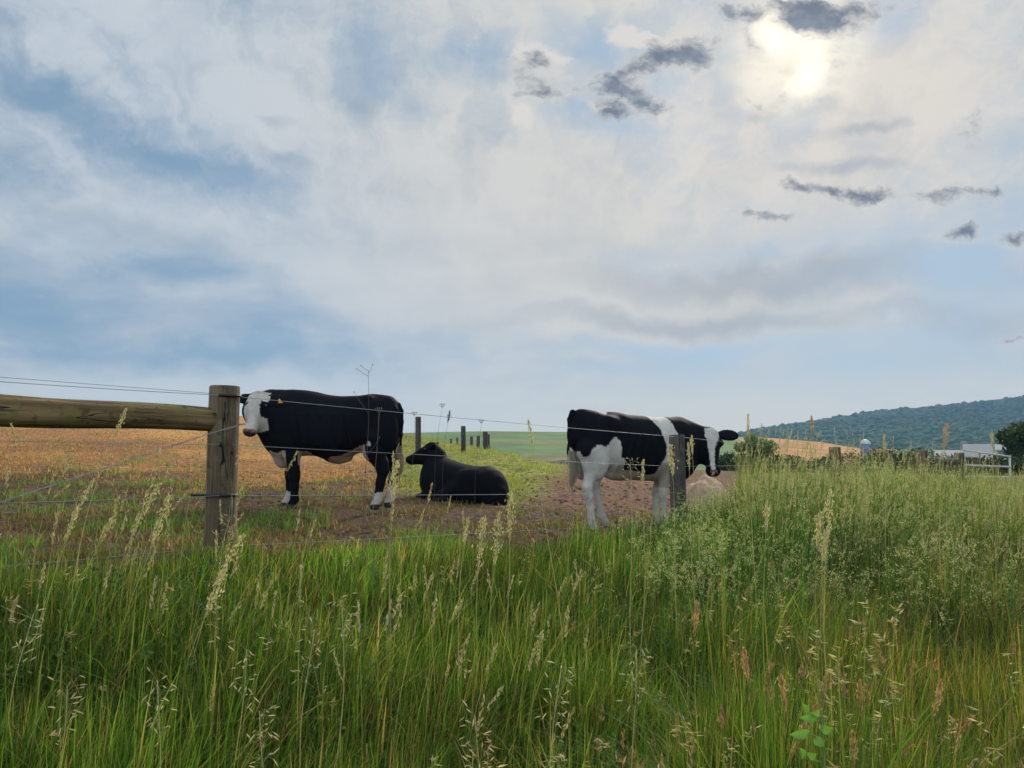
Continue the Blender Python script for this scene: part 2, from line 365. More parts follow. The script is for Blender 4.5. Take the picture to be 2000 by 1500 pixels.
def Gz(x, y): return float(G(np.array([x]), np.array([y]))[0]) + float(micro(np.array([x]), np.array([y]))[0])
def micro(X, Y):
    d = np.hypot(X, Y); f = 1 - sstep(25, 60, d)
    return f * ((vnoise(X * 1.1, Y * 1.1, 3) - .5) * 0.10 + (vnoise(X * 5 + 9, Y * 5, 3) - .5) * 0.05)

na, nr = 900, 420
ang_f = np.linspace(-55, 55, 700); ang_b = np.linspace(55, 305, na - 700 + 2)[1:-1]
ang = np.radians(np.concatenate([ang_f, ang_b])); na = len(ang)
rad = np.exp(np.linspace(math.log(0.4), math.log(6000), nr))
AA, RR = np.meshgrid(ang, rad); GX = np.sin(AA) * RR; GY = np.cos(AA) * RR
GZ = G(GX, GY) + micro(GX, GY)
i = np.arange(nr - 1)[:, None] * na; j = np.arange(na)[None]; jn = (j + 1) % na
GF = np.stack([i + j, i + jn, i + na + jn, i + na + j], -1).reshape(-1, 4)
# zone colours
def zonecol(X, Y):
    px = 1000 + FPX * X / np.maximum(Y, .5); s = fs(X, Y)
    n1 = vnoise(X * .7, Y * .7, 4); n2 = vnoise(X * .15 + 4, Y * .15, 4)
    c = np.zeros(X.shape + (4,)); 
    def lay(col, m, dry=0.0):
        m = np.clip(m, 0, 1)[..., None]; c[..., :3] = c[..., :3] * (1 - m) + np.array(col) * m
        c[..., 3] = c[..., 3] * (1 - m[..., 0]) + dry * m[..., 0]
    lay((.115, .066, .042), np.ones_like(X), .35)                              # trodden soil
    lay((.11, .10, .035), sstep(.45, .62, n1) * .7, .6)                           # thin olive turf
    left = 1 - sstep(700, 860, px + (n1 - .5) * 200)
    lay((.50, .245, .085), left * sstep(10.5, 17, Y + (n1 - .5) * 6), .22)          # dry stubble
    lay((.27, .13, .065), left * sstep(.50, .62, n2) * sstep(12, 16, Y) * .75, .3)
    lay((.30, .25, .08), left * sstep(.55, .68, vnoise(X*.25+30, Y*.35, 4)) * sstep(11, 14, Y) * .6, .6)
    strip = sstep(720, 830, px + (n1 - .5) * 120) * (1 - sstep(1080, 1200, px)) * sstep(9.5, 13, Y + (n1 - .5) * 3)
    lay((.24, .24, .05), strip, .8)                                            # yellow-green sward
    dirt = sstep(1000, 1090, px + (n1 - .5) * 120 - (Y - 12) * 9) * sstep(9.5, 11.5, Y + (n1 - .5)) * (s < 0) * (1 - sstep(60, 70, Y))
    lay((.185, .092, .060), dirt, .05)                                            # bare red-brown earth
    lay((.035, .045, .02), sstep(-.3, .4, s) * (Y < 45), .3)                        # verge soil under the grass
    lay((.07, .095, .035), sstep(16, 30, Y) * sstep(1380, 1460, px), .5)
    yc = np.interp(px, PXT, YCT)
    lay((.13, .21, .075), sstep(yc + 12, yc + 30, Y) * (px > 700), .12)          # green crop
    lay((.26, .17, .09), sstep(.62, .72, vnoise(X * .03, Y * .08 + 3, 3)) * (Y > 80) * (Y < 300) * (px < 1300) * .7, .1)
    lay((.50, .245, .085), sstep(1425, 1470, px) * (1 - sstep(1690, 1760, px)) * sstep(150, 170, Y) * (1 - sstep(320, 380, Y)), .05)
    lay((.03, .055, .025), sstep(400, 480, Y), .2)
    return c
gc = zonecol(GX, GY).reshape(-1, 4)
gm = npmesh('ground', np.stack([GX, GY, GZ], -1).reshape(-1, 3), GF, gc)
m, n, b = mat_new('ground_cover')
a = n.new('ShaderNodeVertexColor'); a.layer_name = 'col'; geo = n.new('ShaderNodeNewGeometry'); pos = geo.outputs['Position']
f1 = n.noise(pos, 1.6, 8, 0.7); f2 = n.noise(pos, 9.0, 8, 0.72); f3 = n.noise(pos, 0.08, 5, 0.6); f4 = n.noise(pos, 45.0, 4, 0.7)
c = n.mix(1.0, a.outputs['Color'], n.ramp(f2, 0.34, 0.66, 0.35, 1.65), 'MULTIPLY')
c = n.mix(1.0, c, n.ramp(f4, 0.3, 0.7, 0.6, 1.35), 'MULTIPLY')
c = n.mix(1.0, c, n.ramp(f3, 0.3, 0.7, 0.75, 1.25), 'MULTIPLY')
gmask = n.math('MULTIPLY', n.ramp(f1, 0.50, 0.62), a.outputs['Alpha'])
c = n.mix(gmask, c, n.mix(f2, (.05, .08, .02), (.13, .15, .04)))
n.l.new(c, b.inputs['Base Color']); b.inputs['Roughness'].default_value = 0.95; b.inputs['Specular IOR Level'].default_value = 0.1
bp = n.new('ShaderNodeBump'); bp.inputs['Strength'].default_value = 0.8; bp.inputs['Distance'].default_value = 0.05
n.l.new(n.math('ADD', f2, n.math('MULTIPLY', f4, .4)), bp.inputs['Height']); n.l.new(bp.outputs[0], b.inputs['Normal'])
tag(link('ground', gm, m), kind='structure')

# ------------------------------------------------------------------ surface nets, for the animals
def surface_nets(F, org, h):
    ins = F < 0; nx, ny, nz = F.shape
    A = np.zeros((nx-1, ny-1, nz-1), np.int8)
    for dx in (0,1):
        for dy in (0,1):
            for dz in (0,1): A += ins[dx:nx-1+dx, dy:ny-1+dy, dz:nz-1+dz]
    act = (A > 0) & (A < 8); idx = np.full(A.shape, -1, np.int64); ii = np.argwhere(act); idx[act] = np.arange(len(ii))
    acc = np.zeros((len(ii), 3)); cnt = np.zeros(len(ii))
    for ax in range(3):
        o = [k for k in range(3) if k != ax]
        for p in (0,1):
            for q in (0,1):
                c0 = ii.copy(); c0[:, o[0]] += p; c0[:, o[1]] += q; c1 = c0.copy(); c1[:, ax] += 1
                f0 = F[tuple(c0.T)]; f1 = F[tuple(c1.T)]; x = (f0 < 0) != (f1 < 0)
                t = np.where(x, f0 / (f0 - f1 + 1e-20), 0); pt = c0.astype(float); pt[:, ax] += t
                acc[x] += pt[x]; cnt[x] += 1
    V = acc / cnt[:, None] * h + org
    faces = []
    for ax in range(3):
        o = [(ax + 1) % 3, (ax + 2) % 3]
        sl0 = [slice(None)] * 3; sl1 = [slice(None)] * 3; sl0[ax] = slice(0, -1); sl1[ax] = slice(1, None)
        a0 = ins[tuple(sl0)]; a1 = ins[tuple(sl1)]
        e = np.argwhere(a0 != a1); e = e[(e[:, o[0]] > 0) & (e[:, o[1]] > 0)]
        e = e[(e[:, o[0]] < F.shape[o[0]] - 1) & (e[:, o[1]] < F.shape[o[1]] - 1)]
        flip = a0[tuple(e.T)]
        q = []
        for d0, d1 in ((-1,-1),(0,-1),(0,0),(-1,0)):
            c = e.copy(); c[:, o[0]] += d0; c[:, o[1]] += d1; q.append(idx[tuple(c.T)])
        q = np.stack(q, -1); q[~flip] = q[~flip][:, ::-1]; faces.append(q)
    return V, np.concatenate(faces)
def smin(a, b, k):
    h = np.clip(0.5 + 0.5 * (b - a) / k, 0, 1); return b * (1 - h) + a * h - k * h * (1 - h)
class Field:
    def __init__(s, lo, hi, h):
        s.h = h; s.lo = np.array(lo, float)
        ax = [np.arange(lo[k], hi[k], h) for k in range(3)]
        s.X, s.Y, s.Z = [g.astype(np.float32) for g in np.meshgrid(*ax, indexing='ij')]
        s.D = np.full(s.X.shape, 9.0, np.float32)
    def add(s, d, k=0.04): s.D = smin(s.D, d.astype(np.float32), k)
    def cone(s, a, b, ra, rb, k=0.04):
        a = np.array(a, float); b = np.array(b, float); v = b - a; L = v @ v
        px, py, pz = s.X - a[0], s.Y - a[1], s.Z - a[2]
        t = np.clip((px*v[0] + py*v[1] + pz*v[2]) / L, 0, 1)
        s.add(np.sqrt((px-t*v[0])**2 + (py-t*v[1])**2 + (pz-t*v[2])**2) - (ra + (rb-ra)*t), k)
    def chain(s, pts, k=0.03):
        for a, b in zip(pts[:-1], pts[1:]): s.cone(a[:3], b[:3], a[3], b[3], k)
    def ell(s, c, r, k=0.06, M=None, sub=False):
        x, y, z = s.X - c[0], s.Y - c[1], s.Z - c[2]
        if M is not None: x, y, z = [M[0][i]*0 + M[i][0]*x + M[i][1]*y + M[i][2]*z for i in range(3)]
        q = np.sqrt((x/r[0])**2 + (y/r[1])**2 + (z/r[2])**2); q2 = np.sqrt((x/r[0]**2)**2 + (y/r[1]**2)**2 + (z/r[2]**2)**2) + 1e-6
        d = q * (q - 1) / q2
        if sub: s.D = -smin(-s.D, d.astype(np.float32), k)
        else: s.add(d, k)
    def loft(s, tab, k=0.05, fr=None, n=2.3):
        """tab rows: x, ztop, zbot, halfwidth; fr = (origin, ax, side, up) frame"""
        if fr is None: x, y, z = s.X, s.Y, s.Z
        else:
            o, A, B, C = fr; px, py, pz = s.X-o[0], s.Y-o[1], s.Z-o[2]
            x = px*A[0]+py*A[1]+pz*A[2]; y = px*B[0]+py*B[1]+pz*B[2]; z = px*C[0]+py*C[1]+pz*C[2]
        tab = np.array(tab, float); xs = np.linspace(tab[0,0], tab[-1,0], 160)
        cur = [np.interp(xs, tab[:,0], tab[:,j]) for j in (1,2,3)]
        ker = np.hanning(9); ker /= ker.sum()
        cur = [np.convolve(np.pad(c, 4, mode='edge'), ker, 'valid') for c in cur]
        cx = np.clip(x, tab[0,0], tab[-1,0]); zt, zb, wd = [np.interp(cx, xs, c) for c in cur]
        hc = (zt - zb) / 2; zc_ = (zt + zb) / 2
        q = (np.abs(y/wd)**n + np.abs((z-zc_)/hc)**n)**(1/n)
        d = (q - 1) * np.minimum(wd, hc) ; ex = np.abs(x - cx)
        s.add(np.where(ex > 0, np.sqrt(np.maximum(d, 0)**2 + ex**2), d), k)

HEAD = [(0, -.03, -.13, .055), (.03, .0, -.17, .085), (.07, .015, -.205, .105), (.12, .02, -.235, .116), (.18, .02, -.25, .118), (.25, .015, -.24, .10),
        (.32, .008, -.20, .080), (.39, .0, -.155, .068), (.46, -.002, -.135, .069), (.50, -.004, -.13, .073), (.53, -.014, -.12, .066), (.555, -.04, -.10, .045)]
class Cow:
    def __init__(s, name, O, fwd, label):
        s.O = np.array([O[0], O[1], O[2]]); s.f = np.array([*unit(fwd), 0.0]); s.l = np.array([-s.f[1], s.f[0], 0.0])
        s.root = empty(name, s.O); s.root.rotation_euler = (0, 0, math.atan2(s.f[1], s.f[0])); tag(s.root, label, 'cow', 'cattle in the pasture')
        bpy.context.view_layer.update()
    def L(s, px, py, ly):
        d = ray(px, py); o = np.array([0, 0, EYE]) - s.O
        t = (ly - o @ s.l) / (d @ s.l); p = o + t * d
        return np.array([p @ s.f, ly, p[2]])
    def obj(s, name, V, F, C, mat):
        return link(name, npmesh(name, V, F, C), mat, s.root)
    def head(s, fld, poll, muz, nrm, sc=1.0, ears=None, k=0.05):
        a = unit(np.array(muz) - poll); nn = np.array(nrm, float); nn = unit(nn - a * (nn @ a)); bb = np.cross(a, nn)
        s.fr = (np.array(poll), a, bb, nn); s.hs = sc
        fld.loft([(r[0]*sc, r[1]*sc, r[2]*sc, r[3]*sc) for r in HEAD], k, s.fr, 2.2)
        H = lambda t, b_, n_: np.array(poll) + sc * (a*t + bb*b_ + nn*n_)
        s.H = H
        for sg in (-1, 1):
            fld.ell(H(.175, sg*.10, -.035), (.045*sc, .035*sc, .035*sc), .03, [a, bb, nn])        # brow
            fld.ell(H(.27, sg*.055, -.17), (.10*sc, .05*sc, .06*sc), .05, [a, bb, nn])             # cheek
        fld.ell(H(.505, 0, -.05), (.05*sc, .072*sc, .05*sc), .03, [a, bb, nn])                      # muzzle pad
        fld.cone(H(.30, 0, -.21), H(.49, 0, -.12), .045*sc, .04*sc, .04)                            # lower jaw
        for sg in (-1, 1): fld.ell(H(.53, sg*.036, -.02), (.017, .014, .020), .012, None, True)     # nostrils
        for (sg, dv, ln) in ears:
            e = unit(dv); ref = nn if abs(e @ nn) < .8 else a; e3 = unit(np.cross(e, np.cross(ref, e))); e2 = np.cross(e3, e)
            base = H(.055, sg*.09, -.08)
            fld.cone(base - e*.02, base + e*.05, .03*sc, .026*sc, .03)
            fld.ell(base + e*(ln*.55), (ln*.56, ln*.33, .021), .022, [e, e2, e3])
    def eyes(s, C=(.01,.008,.006)):
        for sg in (-1, 1):
            p = s.H(.185, sg*.118, -.028); n_ = 10
            th, ph = np.meshgrid(np.linspace(0, math.pi, n_), np.linspace(0, 2*math.pi, 12, endpoint=False), indexing='ij')
            r = .021 * s.hs
            V = np.stack([np.sin(th)*np.cos(ph), np.sin(th)*np.sin(ph), np.cos(th)], -1).reshape(-1,3)*r + p
            i = np.arange(n_-1)[:,None]*12; j = np.arange(12)[None]; jn = (j+1)%12
            F = np.stack([i+j, i+12+j, i+12+jn, i+jn], -1).reshape(-1,4)
            s.obj('eye', V, F, np.tile(C, (len(V),1)), M_EYE)
    def tagear(s, p, up, face, size=.055):
        up = unit(up); fc = unit(face); sd_ = np.cross(up, fc); p = np.array(p)
        def pl(pts, t0, t1):
            q = [p + sd_*x*size + up*y*size + fc*t0 for x, y in pts] + [p + sd_*x*size + up*y*size + fc*t1 for x, y in pts]
            n_ = len(pts); F = [np.array([list(range(n_, 2*n_))]), np.array([list(range(n_))[::-1]]), np.array([[k, (k+1)%n_, (k+1)%n_+n_, k+n_] for k in range(n_)])]
            return np.array(q), F
        V, F = pl([(-.5,-.95),(.5,-.95),(.55,-.1),(.22,.28),(.16,.75),(-.16,.75),(-.22,.28),(-.55,-.1)], -.0015, .0015)
        t = s.obj('ear_tag', V, F, np.tile((.8,.5,.05), (len(V),1)), M_TAG)
        V, F = merge([pl(q, .0016, .0026) + (0,) for q in ([(-.32,-.75),(-.2,-.75),(-.2,-.15),(-.32,-.15)], [(.02,-.75),(.32,-.75),(.32,-.63),(.02,-.63)], [(.2,-.63),(.32,-.63),(.32,-.15),(.2,-.15)])])[:2]
        o = link('tag_marking', npmesh('tag_marking', V, F), M_INK, t)
    def finish(s, fld, colf):
        fld.D = np.maximum(fld.D, -(fld.Z + .005))
        V, F = surface_nets(fld.D, fld.lo, fld.h)
        s.V = V
        return s.obj('body', V, F, colf(V), M_COAT)
    def hcoord(s, V):
        o, a, b_, n_ = s.fr; q = V - o; return q @ a / s.hs, q @ b_ / s.hs, q @ n_ / s.hs
    def switch(s, pts, rad, n_, c0, c1, seed=1):
        """tail hair: many thin curved strands"""
        r = np.random.default_rng(seed); pts = np.array(pts, float); m_ = len(pts); parts = []
        tt = np.linspace(0, 1, m_)
        for k in range(n_):
            off = r.normal(0, 1, 3) * rad; off[2] *= .3; st = r.integers(0, max(1, m_ - 3))
            env = np.sin(np.clip(tt * 1.15 + .12, 0, 1) * math.pi) ** .6
            q = pts + off * env[:, None] + r.normal(0, .003, (m_, 3)); q[:, 2] -= r.random() * .05 * tt
            q = q[st:]
            V, F = tube(q, np.linspace(.0032, .001, len(q)), 3, False); parts.append((V, F, np.array(c0) + (np.array(c1) - c0) * r.random()))
        V, F, C = merge(parts); s.obj('tail_switch', V, F, C, M_HAIR)
def pip(poly, X, Y):
    ins = np.zeros(X.shape, bool); n_ = len(poly)
    for k in range(n_):
        x0, y0 = poly[k]; x1, y1 = poly[(k+1) % n_]
        if y0 == y1: continue
        c = ((y0 > Y) != (y1 > Y)) & (X < (x1-x0)*(Y-y0)/(y1-y0) + x0); ins ^= c
    return ins
BLACK = np.array([.0065, .0075, .011]); WHITE = np.array([.52, .485, .435]); HOOF = np.array([.05, .042, .036]); PINK = np.array([.33, .17, .15]); TAN = np.array([.42, .33, .26])

# --- the black cow with a white face, standing, head turned to the camera
gx, gy = (645 - 1000) / FPX * 8.7, 8.7
cw = Cow('cow', (gx, gy, EYE - (991 - 865) / FPX * 8.7 - .0), (-1, 0.0), 'black cow with white face standing sideways just right of the thick wooden fence post')
CZ1 = cw.O[2]
L = cw.L
f = Field((-.98, -.48, -.02), (1.22, .72, 1.56), .0135)
top = [(786,812),(783,795),(777,783),(767,774),(748,771),(728,769),(702,773),(667,774),(640,771),(622,766),(597,762),(575,761),(560,763),(545,764),(530,761),(519,766),(508,782)]
bot = [(786,832),(782,850),(775,868),(752,876),(722,882),(700,885),(682,893),(662,905),(645,901),(620,891),(600,890),(578,892),(555,900),(530,888),(514,868),(508,845)]
tp = np.array([L(x, y, 0)[[0,2]] for x, y in top]); bt = np.array([L(x, y, 0)[[0,2]] for x, y in bot])
xs = np.linspace(tp[:,0].min(), tp[:,0].max(), 40)
wt = np.interp(xs, [-.82,-.78,-.70,-.55,-.40,-.2,0,.2,.4,.55,.68,.78,.82], [.06,.13,.21,.255,.29,.335,.35,.345,.31,.27,.22,.15,.08])
f.loft(np.stack([xs, np.interp(xs, tp[:,0], tp[:,1]), np.interp(xs, bt[:,0], bt[:,1]), wt], 1), .03)
for sg in (-1, 1):
    f.ell((-.60, sg*.145, .90), (.215, .125, .30), .07)
    f.ell((-.50, sg*.165, 1.12), (.15, .10, .12), .07)
    f.ell((.44, sg*.155, .98), (.17, .115, .30), .07)
    f.ell((.02, sg*.17, .88), (.36, .18, .24), .08)
    f.ell((-.47, sg*.17, 1.265), (.05, .06, .035), .05); f.ell((-.76, sg*.09, 1.13), (.045, .04, .05), .04)
    for rb_ in range(5): f.cone((.28-.13*rb_, sg*.345, 1.08), (.20-.13*rb_, sg*.335, .74), .012, .012, .035)
    f.cone((.60, sg*.10, 1.20), (.52, sg*.235, .80), .04, .03, .06)
f.ell((.545, .0, .63), (.115, .085, .17), .05)
f.ell((-.12, 0, .575), (.15, .10, .055), .05)
f.cone((.50, .02, 1.10), (.80, .17, 1.12), .25, .165, .06); f.cone((.60, .02, 1.22), (.80, .16, 1.25), .14, .10, .06); f.cone((.62, .05, .80), (.80, .20, 1.0), .11, .09, .06)
fz = lambda x, y, z, r: (x, y, z, r)
def leg(pts): f.chain(pts, .035)
def hoof(x, y, dx=.03): f.chain([(x, y, .125, .046), (x+dx*.6, y, .075, .044), (x+dx, y, .035, .056)], .02); f.ell((x - .02, y, .10), (.03, .035, .025), .02)
leg([fz(.42,.17,.78,.115), fz(.385,.16,.60,.085), fz(.36,.155,.42,.060), fz(.355,.155,.36,.056), fz(.352,.155,.26,.044), fz(.35,.155,.14,.046)]); hoof(.35, .155)
leg([fz(.48,-.15,.78,.115), fz(.485,-.15,.60,.08), fz(.495,-.15,.42,.060), fz(.495,-.15,.36,.055), fz(.495,-.15,.26,.043), fz(.50,-.15,.14,.045)]); hoof(.50, -.15, .045)
leg([fz(-.56,.16,.80,.15), fz(-.55,.16,.66,.12), fz(-.63,.15,.52,.080), fz(-.655,.15,.44,.062), fz(-.625,.15,.30,.050), fz(-.60,.15,.14,.048)]); hoof(-.595, .15)
leg([fz(-.60,-.15,.80,.15), fz(-.62,-.15,.66,.12), fz(-.71,-.15,.52,.075), fz(-.735,-.15,.44,.060), fz(-.715,-.15,.30,.048), fz(-.70,-.15,.14,.047)]); hoof(-.70, -.15)
poll = L(508, 762, .24); muz = L(483, 838, .44)
cw.head(f, poll, muz, (.22, 1, .0), .98, [(-1, (-.93, .30, -.30), .21), (1, (.92, .15, -.12), .20)])
TL = [(-.80,0,1.20),(-.835,.01,1.13),(-.845,.02,1.0),(-.84,.03,.85),(-.83,.03,.72),(-.825,.03,.62)]
f.chain([(*p, r) for p, r in zip(TL, (.03,.024,.020,.017,.015,.012))], .02)
spot = L(720, 867, .3)
def col1(V):
    x, y, z = V.T; n_ = (vnoise(x*9+3, z*9+y*7, 3) - .5)
    C = np.tile(BLACK, (len(V),1)); t, b_, nn_ = cw.hcoord(V)
    hd = (t > -.06 + .2*n_) & (t < .62) & (nn_ > -.225 + .04*n_) & (b_ > -.125) & (b_ < .135) & (y > .12) & ((t > .05) | (np.abs(b_) < .10))
    C[hd] = WHITE * (.95, .93, .92)
    C[hd & (t < .05)] = WHITE * (.78, .70, .58)
    nose = hd & (t > .495 + .03*n_) & (nn_ > -.10); C[nose] = PINK * .8; C[nose & (t > .525) ] = (.035, .025, .03)
    C[(hd & (t > .45) & (nn_ < -.085) & (nn_ > -.2))] = TAN * .8
    C[hd & (b_ < -.070 + .03*n_) & (t > .14) & (t < .31)] = BLACK
    eye_ = hd & (b_ > 0) & (np.hypot(t - .185, np.abs(b_) - .115) < .028); C[eye_] = (.10, .075, .065)
    br = (x > .44) & (z < .66 + .08*n_) & (z > .42) & (x < .68) & (np.hypot(x-.545, (z-.58)*.7) < .13); C[br] = WHITE * (.82,.74,.66)
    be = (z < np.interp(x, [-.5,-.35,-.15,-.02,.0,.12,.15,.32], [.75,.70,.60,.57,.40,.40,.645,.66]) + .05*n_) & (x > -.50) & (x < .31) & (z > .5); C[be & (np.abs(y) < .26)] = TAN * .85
    so = z < np.where(x < 0, np.where(y > 0, .19, .26), np.where(y > 0, .055, .185)) + .04*n_; C[so] = WHITE * .95
    ho = (z < .055); C[ho] = HOOF
    C[(np.hypot(x - spot[0], z - spot[2]) < .028) & (y > 0)] = WHITE
    return C
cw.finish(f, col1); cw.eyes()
tb = cw.H(.055, -.09, -.08) + unit((-.93, .30, -.30)) * .13
cw.tagear(tb + np.array((-.035, .035, -.025)), (.25, .1, 1), (.1, 1, .1), .062)
cw.switch([TL[-2], TL[-1], (-.83,.035,.54), (-.835,.04,.46), (-.83,.045,.38), (-.825,.04,.31)], .020, 150, (.30,.22,.13), (.52,.42,.28), 4)

# --- the lying black cow
O3 = np.array([-.76, 10.95]); cw3 = Cow('cow', (O3[0], O3[1], EYE - .885), (-.777, .629), 'all-black cow lying on the ground between the two standing cows')
f = Field((-.90, -.62, -.02), (1.20, .80, 1.12), .014)
f.loft([(-.76,.26,-.06,.16),(-.72,.40,-.08,.26),(-.64,.51,-.10,.32),(-.54,.56,-.10,.34),(-.40,.55,-.10,.36),(-.22,.555,-.10,.37),(0,.585,-.10,.375),(.2,.63,-.08,.36),(.38,.66,-.05,.33),(.52,.66,.0,.28),(.62,.62,.06,.22),(.70,.50,.14,.14)], .03, n=2.2)
f.ell((-.42,.24,.34), (.24,.14,.16), .10)
f.ell((-.30,.33,.18), (.30,.12,.19), .05)
f.chain([(-.28,.36,.20,.12),(-.02,.42,.12,.09),(-.26,.50,.06,.055),(-.42,.52,.045,.045),(-.50,.52,.04,.05)], .03)
f.chain([(.46,.18,.30,.13),(.36,.27,.12,.09),(.62,.24,.07,.055),(.66,.22,.05,.05),(.42,.25,.045,.045)], .03)
f.chain([(.46,-.18,.30,.13),(.40,-.27,.12,.09),(.70,-.22,.08,.055),(.85,-.2,.05,.045)], .03)
L = cw3.L
poll = L(846, 864, .0); muz = L(803, 888, .26)
poll3 = poll; 
mid = poll * .55 + np.array((.42, 0, .44)) * .45
f.cone((.40, 0, .42), mid + np.array((.02,0,-.03)), .22, .155, .07); f.cone(mid, poll + np.array((-.02, .03, -.10)), .15, .105, .06); f.cone((.56,0,.30), mid + np.array((.03,.02,-.12)), .13, .10, .07)
cw3.head(f, poll, muz, (.1, .15, 1), .88, [(1, (.0, -.75, .45), .15), (-1, (-.55, .55, .22), .155)])
f.chain([(-.70,0,.20,.03),(-.77,.04,.16,.02),(-.77,.12,.12,.018),(-.70,.28,.04,.018),(-.55,.45,.03,.02)], .02)
def col3(V):
    n_ = vnoise(V[:,0]*6, V[:,2]*6+V[:,1]*5, 3); C = np.tile(BLACK*1.0, (len(V),1)); C = C * (.7 + .5*(n_-.5))[:,None]
    return C
cw3.finish(f, col3); cw3.eyes()

# --- the black and white spotted cow
f2 = unit([.906, .423]); rump = P(1120, 865, 7.62)
O2 = rump[:2] + f2 * .76
cw2 = Cow('cow', (O2[0], O2[1], EYE - .925), f2, 'black and white patched cow standing behind the grey fence post, looking back at the camera')
L = cw2.L
f = Field((-.98, -.62, -.02), (1.34, .50, 1.46), .0132)
top = [(1113,835),(1116,818),(1122,804),(1129,798),(1142,799),(1158,802),(1172,808),(1184,804),(1204,805),(1222,810),(1250,812),(1280,815),(1300,814),(1316,817),(1335,826),(1352,838),(1362,858)]
bot = [(1113,850),(1117,866),(1128,876),(1148,888),(1172,902),(1192,926),(1222,937),(1250,939),(1280,940),(1306,945),(1330,944),(1350,930),(1362,900)]
tp = np.array([L(x, y, 0)[[0,2]] for x, y in top]); bt = np.array([L(x, y, -.05)[[0,2]] for x, y in bot])
xs = np.linspace(tp[:,0].min(), tp[:,0].max(), 40); x0, x1 = xs[0], xs[-1]; q = (xs - x0) / (x1 - x0)
wt = np.interp(q, [0,.03,.08,.18,.32,.45,.6,.75,.86,.95,1], [.06,.12,.19,.235,.25,.275,.28,.25,.21,.15,.07])
f.loft(np.stack([xs, np.interp(xs, tp[:,0], tp[:,1]), np.interp(xs, bt[:,0], bt[:,1]), wt], 1), .03, n=2.25)
for sg in (-1, 1):
    f.ell((-.585, sg*.135, .82), (.17, .105, .28), .06)
    f.ell((-.42, sg*.165, 1.10), (.10, .075, .09), .07)
    f.ell((.50, sg*.135, .86), (.15, .10, .27), .07)
    f.ell((-.46, sg*.19, 1.155), (.055, .05, .04), .04); f.ell((-.70, sg*.08, 1.10), (.04, .04, .05), .03)
    for rb_ in range(6): f.cone((.30-.10*rb_, sg*.268, 1.02), (.23-.10*rb_, sg*.262, .70), .010, .010, .03)
f.ell(L(1205, 925, 0), (.16, .11, .07), .05)
def leg2(js): f.chain([(*L(px, py, ly), r * (1.0 if py < 915 else .86)) for px, py, ly, r in js], .025)
leg2([(1150,880,-.13,.13),(1163,905,-.13,.095),(1153,928,-.13,.070),(1146,952,-.13,.060),(1149,968,-.13,.052),(1153,992,-.13,.041),(1155,1014,-.13,.043),(1156,1024,-.13,.038),(1160,1032,-.13,.047)])
leg2([(1160,880,.12,.12),(1175,905,.12,.085),(1169,925,.12,.062),(1162,945,.12,.055),(1165,958,.12,.048),(1170,985,.12,.040),(1176,1008,.12,.042),(1180,1016,.12,.038),(1184,1022,.12,.046)])
leg2([(1302,900,-.14,.12),(1300,930,-.14,.080),(1294,955,-.14,.052),(1293,967,-.14,.048),(1295,990,-.14,.037),(1296,1010,-.14,.041),(1300,1022,-.14,.045)])
leg2([(1300,900,.12,.11),(1290,930,.12,.070),(1282,955,.12,.050),(1281,965,.12,.046),(1280,985,.12,.036),(1280,1003,.12,.040),(1284,1015,.12,.044)])
poll = L(1388, 833, -.16); muz = L(1396, 921, -.36)
f.cone((.56, 0, .98), poll + np.array((-.10, .06, -.17)), .215, .135, .06); f.cone((.58,0,1.06), poll + np.array((-.04, .04, -.09)), .13, .085, .06); f.cone((.70,0,.80), poll + np.array((-.06, .02, -.30)), .13, .085, .07)
cw2.head(f, poll, muz, (-.42, -.90, .10), 1.0, [(-1, (.90, -.35, -.04), .22), (1, (-.85, -.05, -.42), .17)])
# ears: one stands out to the right, the other lies back along the neck
TT = [L(1122, 806, 0) , L(1117, 820, .02), L(1116, 850, .0), L(1120, 880, -.02), L(1123, 905, -.02), L(1123, 922, -.02)]
TT = [t + np.array((-.02, 0, 0)) for t in TT]
f.chain([(*t, r) for t, r in zip(TT, (.035, .03, .022, .018, .015, .012))], .02)
z2p = lambda pts: [(1060 + x / 4.545, 740 + y / 4.545) for x, y in pts]
def loc2(pts, ly=-.24): return [tuple(L(px, py, ly)[[0, 2]]) for px, py in z2p(pts)]
rear = loc2([(180,200),(1000,300),(1003,345),(1040,440),(1055,510),(1075,600),(1072,700),(1040,740),(1030,800),(1010,850),(960,860),(925,850),(890,815),(840,825),(745,812),(735,715),(700,700),(690,560),(648,512),(600,560),(560,603),(510,588),(470,600),(430,630),(412,680),(390,695),(365,670),(340,610),(310,560),(268,556),(240,545),(150,540)])
front = loc2([(1165,300),(1185,370),(1195,480),(1215,560),(1205,760),(1230,905),(1330,960),(1900,960),(1900,200),(1165,200)])
spotb = loc2([(470,240),(478,290),(520,318),(560,296),(560,240)], -.02)
